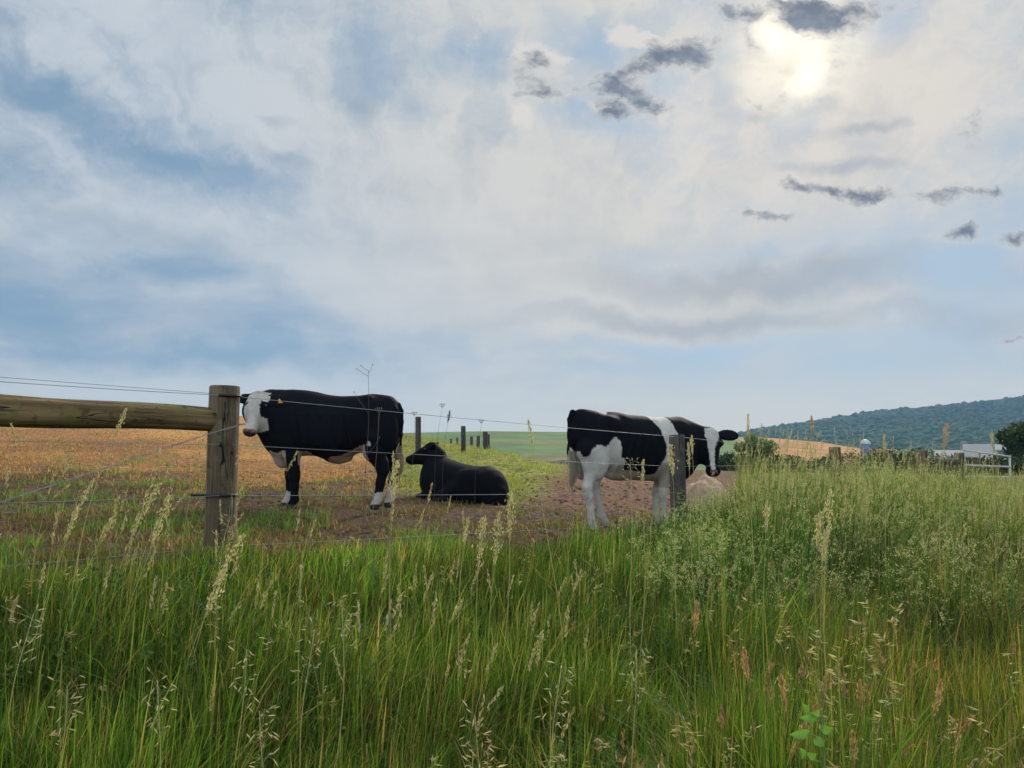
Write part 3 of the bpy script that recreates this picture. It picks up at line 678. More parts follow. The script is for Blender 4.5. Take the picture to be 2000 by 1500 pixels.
def col2(V):
    x, y, z = V.T; n_ = (vnoise(x*14+3, z*14+y*9, 4) - .5)*.035; n2 = (vnoise(x*14+33, z*14+7, 4) - .5)*.035
    C = np.tile(WHITE, (len(V),1)); t, b_, nn_ = cw2.hcoord(V)
    xx = x + n_ + np.where(y > .02, .06, 0); zz = z + n2 + np.where(y > .02, .05, 0)
    blk = (pip(rear, xx, zz) | pip(front, xx, zz)) & ~(pip(spotb, xx, zz) & (z > 1.15))
    C[blk] = BLACK
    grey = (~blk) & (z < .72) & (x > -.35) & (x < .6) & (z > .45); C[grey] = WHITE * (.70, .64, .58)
    kn = (~blk) & (z < .45) & (vnoise(x*30, z*30+y*20, 3) > .68); C[kn] = WHITE * .80
    arm = (~blk) & (np.hypot(x-.50, z-.50) < .12) & (y > -.2); C[arm] = (.24, .12, .06)
    tw = (x < -.74) & (z < .60); C[tw] = WHITE * (.75,.65,.5)
    hd = (t > -.03) & (t < .6) & (nn_ > -.3) & (x > .58) & (np.abs(b_) < .2); C[hd] = BLACK
    cen = np.interp(t, [0, .12, .25, .5], [-.01, .0, .015, .01]); hw = np.interp(t, [.02, .045, .14, .20, .27, .38, .50, .53], [.0, .088, .085, .060, .034, .026, .024, .016])
    C[hd & (np.abs(b_ - cen + n_*.6) < hw) & (nn_ > -.07)] = WHITE * .92
    C[hd & (t > .515) & (t < .54) & (np.abs(b_) < .035) & (nn_ > -.06)] = PINK * .7
    C[(z < .055)] = HOOF
    C[(np.hypot(x - .93, z - 1.12) < .02)] = WHITE
    return C
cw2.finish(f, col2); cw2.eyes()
cw2.tagear(cw2.H(.06, .09, -.08) + np.array((-.12, -.05, -.09)), (.1, 0, 1), (-.25, -1, .1), .045)
cw2.switch([TT[-3], TT[-2], TT[-1], L(1121, 935, -.03)-(.02,0,0), L(1120, 948, -.03)-(.02,0,0), L(1122, 958, -.03)-(.02,0,0)], .022, 170, (.40,.34,.24), (.62,.56,.44), 8)

# ------------------------------------------------------------------ the fence along the verge
def fpt(t): return FA + FD * t
T2 = 5.05
def post_mesh(h, r0, r1, seed, below=.25, n=26, chamfer=.006):
    r = np.random.default_rng(seed); zs = np.concatenate([[-below], np.linspace(0, h - chamfer*1.2, 16), [h, h + .001]])
    pts = np.stack([.004*np.sin(zs*3+seed), .004*np.cos(zs*2.2+seed), zs], 1)
    rr = np.interp(zs, [-below, h], [r0, r1]); rr[-2] = r1 - chamfer; rr[-1] = r1 * .5
    V, F = tube(pts, rr, n)
    a = np.arctan2(V[:,1], V[:,0]); V[:, :2] *= (1 + .022*np.sin(3*a + seed) + .012*np.sin(7*a + V[:,2]*3))[:, None]
    return V, F
fence = empty('wire_fence', (FA[0], FA[1], Gz(*FA))); tag(fence, 'wire fence on round wooden posts running beside the verge in front of the cows', 'fence')
def add_post(px, Y, ytop, r0, mat, seed, parent, h_extra=0.0, name='post', lean=0.0):
    p = P(px, ytop, Y); g = Gz(p[0], p[1])
    V, F = post_mesh(p[2] - g, r0, r0 * .96, seed)
    o = link(name, npmesh(name, V, F), mat, parent)
    o.location = np.array([p[0], p[1], g]) - np.array(parent.location); o.rotation_euler = (0, lean, 0)
    return o, p, g
p1, P1, g1 = add_post(437, 4.5, 754, .092, M_POST, 1, fence, lean=.01)
p1['label'] = 'thick round corner post with black sleeves, left of the white-faced cow'
p2, P2, g2 = add_post(1322, 7.35, 849, .079, M_GPOST, 2, fence)
p3, P3, g3 = add_post(1630, 11.0, 873, .085, M_POST, 3, fence)
p4, P4, g4 = add_post(1800, 14.4, 879, .105, M_POST, 4, fence)
p5, P5, g5 = add_post(1873, 16.2, 884, .10, M_POST, 5, fence)
def lineat(t, z_left=None): pass
# rail from the corner post to the left
A_ = P(416, 820, 4.46); B_ = P(-420, 780, 3.03)
tt = np.linspace(0, 1, 20)[:, None]; pts = A_ + (B_ - A_) * tt; pts[:, 2] += .006*np.sin(tt[:,0]*9)
V, F = tube(np.stack([np.linspace(0, np.linalg.norm(B_-A_), 20), np.zeros(20), .006*np.sin(tt[:,0]*9)], 1), np.linspace(.071, .088, 20), 26)
a_ = np.arctan2(V[:,2], V[:,1]); V[:,1:] *= (1 + .025*np.sin(2*a_+V[:,0]*2) + .012*np.sin(5*a_+V[:,0]*5))[:, None]
ra = link('rail', npmesh('rail', V, F), M_RAIL, fence); ra.location = A_ - np.array(fence.location)
ra.rotation_euler = Vector((B_-A_).tolist()).to_track_quat('X', 'Z').to_euler()
ra['label'] = 'thick mossy log rail fixed to the corner post'
rb_a, rb_b = P(1808, 900, 14.5), P(1870, 901, 16.1)
V, F = tube(rel(np.linspace(rb_a, rb_b, 6), fence), .075, 14); link('rail', npmesh('rail', V, F), M_GPOST, fence)
# wires: pixel heights at the left edge, both posts and onward
def wire(rows, r=.0016, sag=0.0, off=0.0, name='wire'):
    P_ = [P(px, py, Y) + np.array([FN[0], FN[1], 0]) * off for px, py, Y in rows]
    seg = []
    for k in range(len(P_) - 1):
        t = np.linspace(0, 1, 14)[:-1][:, None] if k < len(P_) - 2 else np.linspace(0, 1, 14)[:, None]
        q = P_[k] + (P_[k+1] - P_[k]) * t; q[:, 2] -= sag * 4 * (t * (1 - t))[:, 0]; seg.append(q)
    q = np.concatenate(seg)
    rr = r
    V, F = tube(rel(q, fence), rr, 6); return link(name, npmesh(name, V, F), M_WIRE, fence)
YL = 3.2   # distance where the fence leaves the frame on the left
wire([(-420, 712, 3.0), (437, 772, 4.42), (1322, 853, 7.28), (1630, 880, 10.9), (1800, 886, 14.3)], .0019, .01, .0)
wire([(-420, 704, 2.98), (420, 769, 4.45)], .0015, .0)
wire([(-420, 850, 3.0), (437, 868, 4.42), (1322, 911, 7.28), (1630, 905, 10.9), (1800, 900, 14.3)], .0017, .006)
wire([(-420, 992, 3.0), (437, 968, 4.42), (1322, 962, 7.28), (1630, 940, 10.9), (1800, 925, 14.3)], .0017, .006)
wire([(-420, 1142, 3.0), (437, 1067, 4.42), (1322, 1020, 7.28), (1630, 985, 10.9), (1800, 960, 14.3)], .0017, .004)
# twisted brace wire
a0 = P(472, 829, 4.38); a1 = P(412, 846, 4.35); a2 = P(-420, 1120, 3.0)
q = np.concatenate([np.linspace(a0, a1, 6)[:-1], np.linspace(a1, a2, 60)]); tw = np.linspace(0, 60, len(q))
for ph in (0, math.pi):
    qq = q.copy(); qq[:, 2] += .004*np.sin(tw + ph); qq[:, 0] += .004*np.cos(tw + ph)
    V, F = tube(rel(qq, fence), .0017, 5); link('wire', npmesh('wire', V, F), M_WIRE, fence)
# sleeves and staples on the corner post
def sub(parent_obj, name, V, F, mat):
    o = bpy.data.objects.new(name, npmesh(name, V, F)); COL.objects.link(o); o.data.materials.append(mat); o.parent = parent_obj
    return o
def arc_sleeve(z, a0, a1, r, rad):
    aa = np.linspace(a0, a1, 14); q = np.stack([np.cos(aa)*r, np.sin(aa)*r, np.full(14, z)], 1); return tube(q, rad, 8)
h1 = P1[2] - g1
for (py, aa0, aa1, rd) in ((772, -1.55, -.1, .0085), (968, -2.5, -.05, .0085)):
    z = P(437, py, 4.41)[2] - g1
    V, F = arc_sleeve(z, aa0, aa1, .099, rd); sub(p1, 'insulator_sleeve', V, F, M_RUBBER)
zz = P(437, 968, 4.41)[2] - g1
V, F = tube(np.array([[-.155, -.065, zz], [-.07, -.085, zz]]), .008, 8); sub(p1, 'insulator_sleeve', V, F, M_RUBBER)
zz = P(437, 868, 4.41)[2] - g1
V, F = box((.028, -.098, zz), (.012, .012, .03)); sub(p1, 'staple', V, F, M_RUBBER)
V, F = tube(np.array([[.085, -.052, P(437, 965, 4.41)[2] - g1], [.088, -.05, .3], [.085, -.05, .0]]), .0022, 6); sub(p1, 'ground_wire', V, F, M_WIRE)
# knots on the brace wire
V, F = tube(rel(np.linspace(P(466, 829, 4.37), P(480, 827, 4.38), 5), fence), [.003,.006,.004,.006,.003], 6); link('wire_joint', npmesh('wire_joint', V, F), M_WIRE, fence)

# ------------------------------------------------------------------ far pasture fence
ff = empty('far_fence', (0, 22, Gz(0, 22) )); tag(ff, 'line of old posts across the green rise behind the lying cow', 'fence')
for k, (px, yt, Y, r_) in enumerate([(817,814,18.5,.075),(905,832,21,.07),(948,843,24,.085),(953,848,24.8,.07),(934,851,33,.08),(921,852,38,.08),(905,849,29,.10),(893,855,52,.09),(881,857,62,.10)]):
    p = P(px, yt, Y); g = Gz(p[0], p[1]); h = max(p[2] - g, .35)
    V, F = post_mesh(h, r_, r_*.95, 20+k, .3, 12); o = link('post', npmesh('post', V, F), M_GPOST, ff); o.location = np.array([p[0], p[1], p[2]-h]) - np.array(ff.location)

# ------------------------------------------------------------------ blades of grass
def ribbons(base, h, wd, az, bend, c0, c1, ns=4, face=None):
    N = len(base); t = np.linspace(0, 1, ns + 1)
    face = rng.random(N) * math.pi if face is None else face
    side = np.stack([np.cos(face), np.sin(face), np.zeros(N)], 1)
    d = np.stack([np.cos(az), np.sin(az), np.zeros(N)], 1)
    drop = 1 - .45 * np.minimum(bend, 1.4)[:, None] * t[None]**2
    Pt = base[:, None] + d[:, None] * (h * bend)[:, None, None] * (t**2.0)[None, :, None]
    Pt[..., 2] += h[:, None] * t[None] * drop
    wv = wd[:, None] * np.maximum(1 - t[None]**1.8, .04) * .5
    V = np.stack([Pt - side[:, None]*wv[..., None], Pt + side[:, None]*wv[..., None]], 2)      # N, ns+1, 2, 3
    k = np.arange(N)[:, None] * (ns+1)*2; s_ = np.arange(ns)[None]*2
    F = np.stack([k+s_, k+s_+1, k+s_+3, k+s_+2], -1).reshape(-1, 4)
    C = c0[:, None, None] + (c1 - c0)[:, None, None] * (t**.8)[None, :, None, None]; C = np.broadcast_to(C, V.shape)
    return V.reshape(-1, 3), F, C.reshape(-1, 3)
def quads(c, dirv, ln, wd, col):
    """spindle (diamond) leaflets: centre, direction, length, width"""
    N = len(c); dirv = dirv / (np.linalg.norm(dirv, axis=1)[:, None] + 1e-9)
    r = rng.normal(size=(N, 3)); s_ = np.cross(dirv, r); s_ /= np.linalg.norm(s_, axis=1)[:, None] + 1e-9
    a = c - dirv*ln[:, None]/2; b_ = c + dirv*ln[:, None]/2; m1 = c - dirv*ln[:,None]*.08 + s_*wd[:,None]/2; m2 = c - dirv*ln[:,None]*.08 - s_*wd[:,None]/2
    V = np.stack([a, m1, b_, m2], 1).reshape(-1, 3); F = np.arange(N*4).reshape(-1, 4)
    return V, F, np.repeat(col, 4, axis=0)
def scatter(N, y0, y1, u0=-.78, u1=.78, power=1.0):
    Y = np.exp(rng.uniform(math.log(y0), math.log(y1), N)); u = rng.uniform(u0, u1, N); return u*Y, Y
def pick(N, cols, w_=None):
    cols = np.array(cols); return cols[rng.choice(len(cols), N, p=w_)]
def jit(c, a=.25): return np.clip(c * (1 + rng.uniform(-a, a, (len(c), 1))) * (1 + rng.uniform(-.08, .08, c.shape)), 0, 1)
def thicket(X, Y):       # where the tall pale panicle grass grows
    px = 1000 + FPX*X/Y
    return sstep(1120, 1330, px + (vnoise(X*2, Y*2, 2)-.5)*160) * sstep(4.1, 5.3, Y + (vnoise(X, Y*1.5+5, 2)-.5)*1.4)
def gh(X, Y):            # height of the verge grass
    s = fs(X, Y); px = 1000 + FPX*X/np.maximum(Y, .5)
    h = .17 + .22*sstep(.25, .9, s) + .20*sstep(.9, 2.3, s)
    h = h + (.16 + .24*sstep(1420, 1540, px))*thicket(X, Y)*sstep(-.5, .5, s)*(.55 + .9*vnoise(X*.9+60, Y*.9, 2)) + .12*sstep(1250, 1500, px)
    return h * (.55 + .9*vnoise(X*1.7, Y*1.7, 3)) * (.80 + .4*vnoise(X*5.5+9, Y*5.5, 2))
def zb(X, Y): return G(X, Y) + micro(X, Y) - .02
# fresh green verge grass, foreground
X, Y = scatter(250000, 1.35, 9.0); s = fs(X, Y)
keep = (s > .12 + .5*(vnoise(X*2.5, Y*2.5, 3)-.4)) & (rng.random(len(X)) < .35 + .65*sstep(.3, .62, vnoise(X*3.3+7, Y*3.3, 3)))
keep &= ~((np.abs(1000 + FPX*X/Y - 1588) < 46) & (Y < 2.0))
X, Y = X[keep], Y[keep]; N = len(X); h = gh(X, Y) * rng.uniform(.5, 1.15, N)
wd = (.0022 + .0042*rng.random(N) + .006*(rng.random(N) < .16)) * (1 + .10*Y)
c1 = jit(pick(N, [(.105,.215,.024),(.21,.33,.04),(.045,.115,.022),(.34,.34,.09),(.44,.31,.12),(.10,.07,.03)], [.34,.17,.29,.10,.06,.04]), .38)
cool = thicket(X, Y)[:, None]; c1 = c1*(1-cool) + c1*np.array([.62,.80,1.0])*cool
px = 1000 + FPX*X/Y; oliv = (sstep(1500, 1900, px + (vnoise(X, Y, 2)-.5)*300) * .6)[:, None]; c1 = c1*(1-oliv) + c1*np.array([1.35,.85,.9])*oliv
patch = vnoise(X*1.1+40, Y*1.1, 3)[:, None]; c1 = c1 * (.42 + 1.15*patch); c0 = c1 * np.array([.34,.27,.30])  # blade bases darkened: shade in the gaps painted into the colour
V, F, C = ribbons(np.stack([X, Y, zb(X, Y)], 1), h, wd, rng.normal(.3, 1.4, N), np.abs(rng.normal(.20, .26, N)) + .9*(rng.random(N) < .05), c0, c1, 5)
tag(link('verge_grass', npmesh('verge_grass', V, F, C), M_GRASS), 'dense fresh green grass filling the verge along the bottom of the photo', 'grass', kind='stuff')
# dead litter and dry blades low in the verge
X, Y = scatter(90000, 1.35, 8.0); s = fs(X, Y); k = s > -.1; X, Y = X[k], Y[k]; N = len(X)
px = 1000 + FPX*X/Y; hb = gh(X, Y) * rng.uniform(.35, 1.0, N)
k = rng.random(N) < .4 + .6*sstep(1300, 1900, px); X, Y, hb = X[k], Y[k], hb[k]; N = len(X)
c1 = jit(pick(N, [(.50,.37,.19),(.36,.22,.11),(.60,.50,.27),(.32,.32,.11),(.07,.055,.04)]), .3)
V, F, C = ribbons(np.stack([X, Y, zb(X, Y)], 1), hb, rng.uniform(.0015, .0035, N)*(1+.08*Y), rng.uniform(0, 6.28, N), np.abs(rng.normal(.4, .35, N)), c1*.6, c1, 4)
tag(link('dry_grass', npmesh('dry_grass', V, F, C), M_DRY), 'tan dead blades mixed low among the green verge grass', 'dry grass', kind='stuff')

X, Y = scatter(170, 1.8, 4.2); k = fs(X, Y) > .9; X, Y = X[k], Y[k]; N = len(X)
c1 = jit(pick(N, [(.52,.42,.22),(.44,.44,.20),(.34,.22,.12),(.30,.40,.12)]), .2)
V, F, C = ribbons(np.stack([X, Y, zb(X, Y)], 1), rng.uniform(.45, .95, N), np.full(N, .0032), rng.uniform(0, 6.28, N), rng.uniform(.5, 1.5, N), c1*.7, c1, 10)
tag(link('bent_straws', npmesh('bent_straws', V, F, C), M_DRY), 'long arching pale straws criss-crossing low in the foreground grass', 'dry grass', kind='stuff')

# panicle grass: stems with clouds of small spikelets
def panicles(X, Y, h, plen, spread, nsp, sl, sw, cols, stemcol, lean=.15, droop=.0, nbr=8):
    N = len(X); base = np.stack([X, Y, zb(X, Y)], 1); az = rng.normal(.2, 1.3, N); bend = np.abs(rng.normal(lean, .08, N))
    sc_ = jit(np.tile(stemcol, (N, 1)), .25)
    parts = [ribbons(base, h, np.full(N, .0022)*(1+.08*Y), az, bend, sc_*.8, sc_, 5)]
    d = np.stack([np.cos(az), np.sin(az), np.zeros(N)], 1)
    def at_(t): 
        q = base + d*(h*bend*t**2)[:, None]; q[:, 2] = base[:, 2] + h*t*(1-.45*np.minimum(bend,1.4)*t**2); return q
    cc, dd, br0, br1 = [], [], [], []
    for b_ in range(nbr):
        t = 1 - rng.random(N) * plen / h * (b_ + .5) / nbr * 1.6; t = np.clip(t, .4, 1)
        o = at_(t); a2 = rng.uniform(0, 6.28, N); L_ = spread * rng.uniform(.3, 1, N) * (1.15 - (t - (1 - plen/h)) / (plen/h) * .8)
        tip = o + np.stack([np.cos(a2)*L_, np.sin(a2)*L_, L_*rng.uniform(.3-droop, 1.1-droop*1.6, N)], 1); br0.append(o); br1.append(tip)
        for q in range(nsp // nbr):
            f_ = rng.uniform(.35, 1.05, N)[:, None]; c = o + (tip-o)*f_ + rng.normal(0, spread*.10, (N, 3)); cc.append(c)
            dd.append((tip-o)/ (L_[:, None]+1e-6) + np.array([0, 0, .5-droop*2.0]) + rng.normal(0, .35, (N, 3)))
    cc = np.concatenate(cc); dd = np.concatenate(dd); M_ = len(cc)
    col = jit(pick(M_, cols), .25)
    parts.append(quads(cc, dd, sl*rng.uniform(.7, 1.3, M_), sw*rng.uniform(.7, 1.3, M_), col))
    b0 = np.concatenate(br0); b1 = np.concatenate(br1); v = b1 - b0; ln = np.linalg.norm(v, axis=1)
    parts.append(quads((b0+b1)/2, v, ln, np.full(len(b0), .0013), np.tile(np.array(stemcol), (len(b0), 1))))
    return merge(parts)
X, Y = scatter(11500, 3.6, 12.0, -.05, .80); th = thicket(X, Y); s = fs(X, Y); px = 1000 + FPX*X/Y
k = (s > -.15) & (rng.random(len(X)) < th * (1 - .75*sstep(1850, 2050, px + (vnoise(X*1.5, Y*1.5, 2)-.5)*250)) * (.25+.75*sstep(.35,.6,vnoise(X*1.6+3,Y*1.6,3)))); X, Y = X[k], Y[k]; N = len(X)
h = gh(X, Y) * rng.uniform(.75, 1.12, N) + .03
V, F, C = panicles(X, Y, h, .17, .055, 34, .0105, .0048, [(.44,.48,.22),(.58,.56,.30),(.32,.40,.15),(.62,.54,.32)], (.20,.30,.10))
tag(link('panicle_grass', npmesh('panicle_grass', V, F, C), M_DRY), 'pale feathery flowering grass thicket around the base of the grey fence post and rightwards', 'grass', kind='stuff')
# brome-like drooping tan spikelets, foreground
X, Y = scatter(560, 1.7, 5.2); s = fs(X, Y); k = (s > .7) & (rng.random(len(X)) < .06 + .94*sstep(.48,.6,vnoise(X*1.9+1,Y*1.9,3))); X, Y = X[k], Y[k]; N = len(X)
V, F, C = panicles(X, Y, gh(X, Y)*rng.uniform(.85, 1.3, N), .14, .05, 16, .026, .0042, [(.60,.48,.26),(.50,.39,.20),(.46,.44,.22),(.40,.26,.14)], (.30,.32,.12), .18, .30, 8)
tag(link('brome_grass', npmesh('brome_grass', V, F, C), M_DRY), 'scattered tan drooping seed sprays among the foreground grass', 'grass', kind='stuff')
# tall slim stems with narrow spikes standing up through everything, and the tall row along the fence on the right
def spikes(X, Y, h, sl, sw, cols, stemcol, bendm=.12, lumps=14):
    N = len(X); base = np.stack([X, Y, zb(X, Y)], 1); az = rng.normal(.1, 1.0, N); bend = np.abs(rng.normal(bendm, .08, N)); sc_ = jit(np.tile(stemcol, (N, 1)), .3)
    parts = [ribbons(base, h, np.full(N, .0024)*(1+.08*Y), az, bend, sc_*.7, sc_, 6)]
    d = np.stack([np.cos(az), np.sin(az), np.zeros(N)], 1)
    for q in range(lumps):
        t = 1 - sl/h*(q/lumps); c = base + d*(h*bend*t**2)[:, None]; c[:, 2] = base[:, 2] + h*t*(1-.45*bend*t**2)
        tg = d*(2*bend*t)[:, None] + np.array([0,0,1.]); w2 = sw*np.sin((q+.8)/(lumps+.6)*math.pi)**.5
        for r_ in range(2):
            parts.append(quads(c + rng.normal(0, 1, (N,3))*(w2*.45)[:, None] if hasattr(w2,'__len__') else c + rng.normal(0, w2*.45, (N,3)), tg + rng.normal(0,.35,(N,3)), np.full(N, .017)+rng.random(N)*.006, np.full(N, .0062), jit(pick(N, cols), .2)))
    return merge(parts)
X, Y = scatter(1500, 5.5, 16, .31, .78); s = fs(X, Y); k = (s > -.3) & (s < 3.6); X, Y = X[k], Y[k]; N = len(X)
V, F, C = spikes(X, Y, rng.uniform(.8, 1.15, N) + .25*(rng.random(N) < .35), .13, .008, [(.52,.47,.30),(.46,.36,.22),(.36,.37,.18)], (.28,.31,.14))
tag(link('spike_grass', npmesh('spike_grass', V, F, C), M_DRY), 'tall slim seeding grass crowding the fence line towards the white gate', 'grass', kind='stuff')
X, Y = scatter(26000, 6.5, 22, .30, .80); s = fs(X, Y); k = (s > -1.2) & (s < 9) & (rng.random(len(X)) < .75); X, Y = X[k], Y[k]; N = len(X)
c1 = jit(pick(N, [(.20,.27,.07),(.28,.31,.10),(.42,.36,.18),(.14,.22,.07)]), .3)
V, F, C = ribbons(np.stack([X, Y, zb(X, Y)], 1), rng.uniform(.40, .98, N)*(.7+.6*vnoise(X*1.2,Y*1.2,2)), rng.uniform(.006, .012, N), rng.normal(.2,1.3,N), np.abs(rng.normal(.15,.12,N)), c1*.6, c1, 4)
tag(link('tall_grass', npmesh('tall_grass', V, F, C), M_GRASS), 'tall olive grass of the verge receding towards the white gate at right', 'grass', kind='stuff')
X, Y = scatter(105, 2.4, 4.4, -.72, .10); k = fs(X, Y) > .3; X, Y = X[k], Y[k]; N = len(X)
V, F, C = spikes(X, Y, rng.uniform(.55, 1.0, N), .12, .007, [(.52,.45,.27),(.42,.37,.21),(.34,.28,.14)], (.34,.36,.14), .14)
tag(link('slim_seed_grass', npmesh('slim_seed_grass', V, F, C), M_DRY), 'thin pale seeding stems rising across the lower wires at left and centre', 'grass', kind='stuff')
# broad leafy weeds: low clumps in the bank and a few in the grass
cx, cy = scatter(90, 3.0, 9.0, .08, .70); k = fs(cx, cy) > .2; cx, cy = cx[k], cy[k]
lx, ly_ = scatter(26, 2.4, 4.2, -.7, .1); k = fs(lx, ly_) > .5; cx, cy = np.concatenate([cx, lx[k]]), np.concatenate([cy, ly_[k]])
parts = []
for a, b_ in zip(cx, cy):
    m_ = 260; rr_ = rng.uniform(.12, .26); hh = float(gh(np.array([a]), np.array([b_]))[0]) * rng.uniform(.75, 1.0)
    th_ = rng.uniform(0, 6.28, m_); q_ = np.sqrt(rng.random(m_)); z_ = hh*(.25 + .75*rng.random(m_)*(1 - .35*q_**2))
    c_ = np.stack([a + rr_*q_*np.cos(th_), b_ + rr_*q_*np.sin(th_), z_], 1); c_[:, 2] += zb(c_[:, 0], c_[:, 1])
    dv = np.stack([np.cos(th_), np.sin(th_), rng.uniform(-.3, .8, m_)], 1) + rng.normal(0, .4, (m_, 3))
    parts.append(quads(c_, dv, rng.uniform(.022, .045, m_), rng.uniform(.007, .014, m_), jit(np.tile(np.array([(.07,.15,.04),(.10,.19,.05),(.05,.11,.035)])[rng.integers(3)], (m_, 1)), .3)))
V, F, C = merge(parts)
tag(link('leafy_weeds', npmesh('leafy_weeds', V, F, C), M_LEAF), 'dark leafy weed clumps in the bank of tall grass at right', 'weeds', kind='stuff')
# brown plump heads in the lower right
X, Y = scatter(150, 1.75, 4.2, .05, .74); N = len(X)
V, F, C = spikes(X, Y, gh(X, Y)*rng.uniform(.8, 1.15, N), .055, .010, [(.34,.20,.11),(.40,.27,.15),(.26,.15,.09)], (.20,.20,.08), .16, 9)
tag(link('brown_seed_grass', npmesh('brown_seed_grass', V, F, C), M_DRY), 'reddish brown plump seed heads on stems at the lower right', 'grass', kind='stuff')
# feathery grey-green weeds at the lower right
X, Y = scatter(230, 1.75, 3.0, .12, .78); N = len(X); parts = []
base = np.stack([X, Y, zb(X, Y)], 1); h = rng.uniform(.42, .66, N)
sc_ = np.tile([.10,.16,.07], (N,1)); parts.append(ribbons(base, h, np.full(N,.004), rng.uniform(0,6.28,N), np.full(N,.08), sc_, sc_, 4, None))
for q in range(46):
    t = .15 + .85*q/46; a2 = q*2.4 + rng.random(N); ln = (.034*(1.15-t) + .010)
    dv = np.stack([np.cos(a2), np.sin(a2), np.full(N, .7)], 1); c = base.copy(); c[:,2] += h*t*.97; c += dv*ln*.5
    parts.append(quads(c, dv, np.full(N, ln), np.full(N, .0045), jit(np.tile([.15,.23,.11], (N,1)), .25)))
V, F, C = merge(parts); tag(link('feathery_weeds', npmesh('feathery_weeds', V, F, C), M_LEAF), 'feathery grey-green weeds low in the bottom right corner', 'weeds', kind='stuff')

# ------------------------------------------------------------------ short growth in the pasture
X, Y = scatter(95000, 3.9, 30, -.75, .42); s = fs(X, Y); px = 1000 + FPX*X/Y; n1 = vnoise(X*.7, Y*.7, 4); n3 = vnoise(X*2.1+5, Y*2.1+2, 3)
dirt = sstep(1000, 1090, px + (n1-.5)*120 - (Y-12)*9) * sstep(9.5, 11.5, Y)
k = (s < .5) & (rng.random(len(X)) < (.12 + .88*sstep(.44, .62, n3)) * (1 - .93*dirt)) & (Y < np.interp(px, PXT, YCT) + 3); X, Y, n1, n3, px = X[k], Y[k], n1[k], n3[k], px[k]; N = len(X)
orange = (1 - sstep(700, 860, px + (n1-.5)*200)) * sstep(8.5, 13, Y + (n1-.5)*6)
strip = sstep(740, 830, px) * sstep(9.5, 13, Y)
brownc = jit(pick(N, [(.17,.10,.06),(.22,.13,.07),(.14,.13,.045),(.12,.17,.04),(.30,.22,.13)]), .35)
orac = jit(pick(N, [(.58,.29,.10),(.64,.35,.13),(.42,.19,.08),(.22,.26,.07),(.56,.38,.19)], [.3,.25,.2,.1,.15]), .25)
strc = jit(pick(N, [(.27,.34,.06),(.36,.38,.08),(.20,.30,.06),(.46,.34,.13)], [.35,.35,.2,.1]), .2)
gcl = ((vnoise(X*1.3+20, Y*1.3, 3) > .60))[:, None]; grn = jit(np.tile([.15,.27,.05], (N,1)), .3)
c1 = np.where(rng.random(N)[:, None] < orange[:, None], orac, brownc); c1 = np.where(gcl & (rng.random(N)[:,None] < .75), grn, c1); c1 = np.where(rng.random(N)[:, None] < strip[:, None], strc, c1)
h = rng.uniform(.03, .11, N) * (1 + .5*gcl[:,0]) * (1 + .4*strip)
V, F, C = ribbons(np.stack([X, Y, zb(X, Y)+.01], 1), h, rng.uniform(.006, .014, N)*(1+.03*Y), rng.uniform(0,6.28,N), np.abs(rng.normal(.45,.35,N)), c1*.75, c1, 3)
tag(link('pasture_grass', npmesh('pasture_grass', V, F, C), M_GRASS), 'short patchy pasture turf and dry stubble under and behind the cows', 'grass', kind='stuff')
# clods of trodden soil
X, Y = scatter(9000, 4.2, 16, -.75, .45); s = fs(X, Y); px = 1000 + FPX*X/Y; k = (s < .2) & (rng.random(len(X)) < sstep(.45,.6,vnoise(X*1.2+2,Y*1.2,3))*.8 + .6*(px>1000)); X, Y = X[k], Y[k]; N = len(X)
th_ = np.array([[0,0,1],[1,0,0],[0,1,0],[-1,0,0],[0,-1,0],[0,0,-1.]]); r_ = rng.uniform(.008, .028, N)*(1+.04*Y)
V = (th_[None]*rng.uniform(.6,1.3,(N,6,1))*r_[:,None,None]); V[...,2]*=.6; V += np.stack([X,Y,zb(X,Y)+.02],1)[:,None]
F = (np.array([[0,1,2],[0,2,3],[0,3,4],[0,4,1],[5,2,1],[5,3,2],[5,4,3],[5,1,4]])[None] + (np.arange(N)*6)[:,None,None]).reshape(-1,3)
C = np.repeat(jit(pick(N, [(.13,.075,.048),(.17,.10,.065),(.09,.055,.036),(.24,.17,.11)]), .25), 6, axis=0)
tag(link('soil_clods', npmesh('soil_clods', V.reshape(-1,3), F, C, False), mat_attr('soil', .95, .1)), 'brown clods of trodden soil scattered over the pasture', 'soil', kind='stuff')

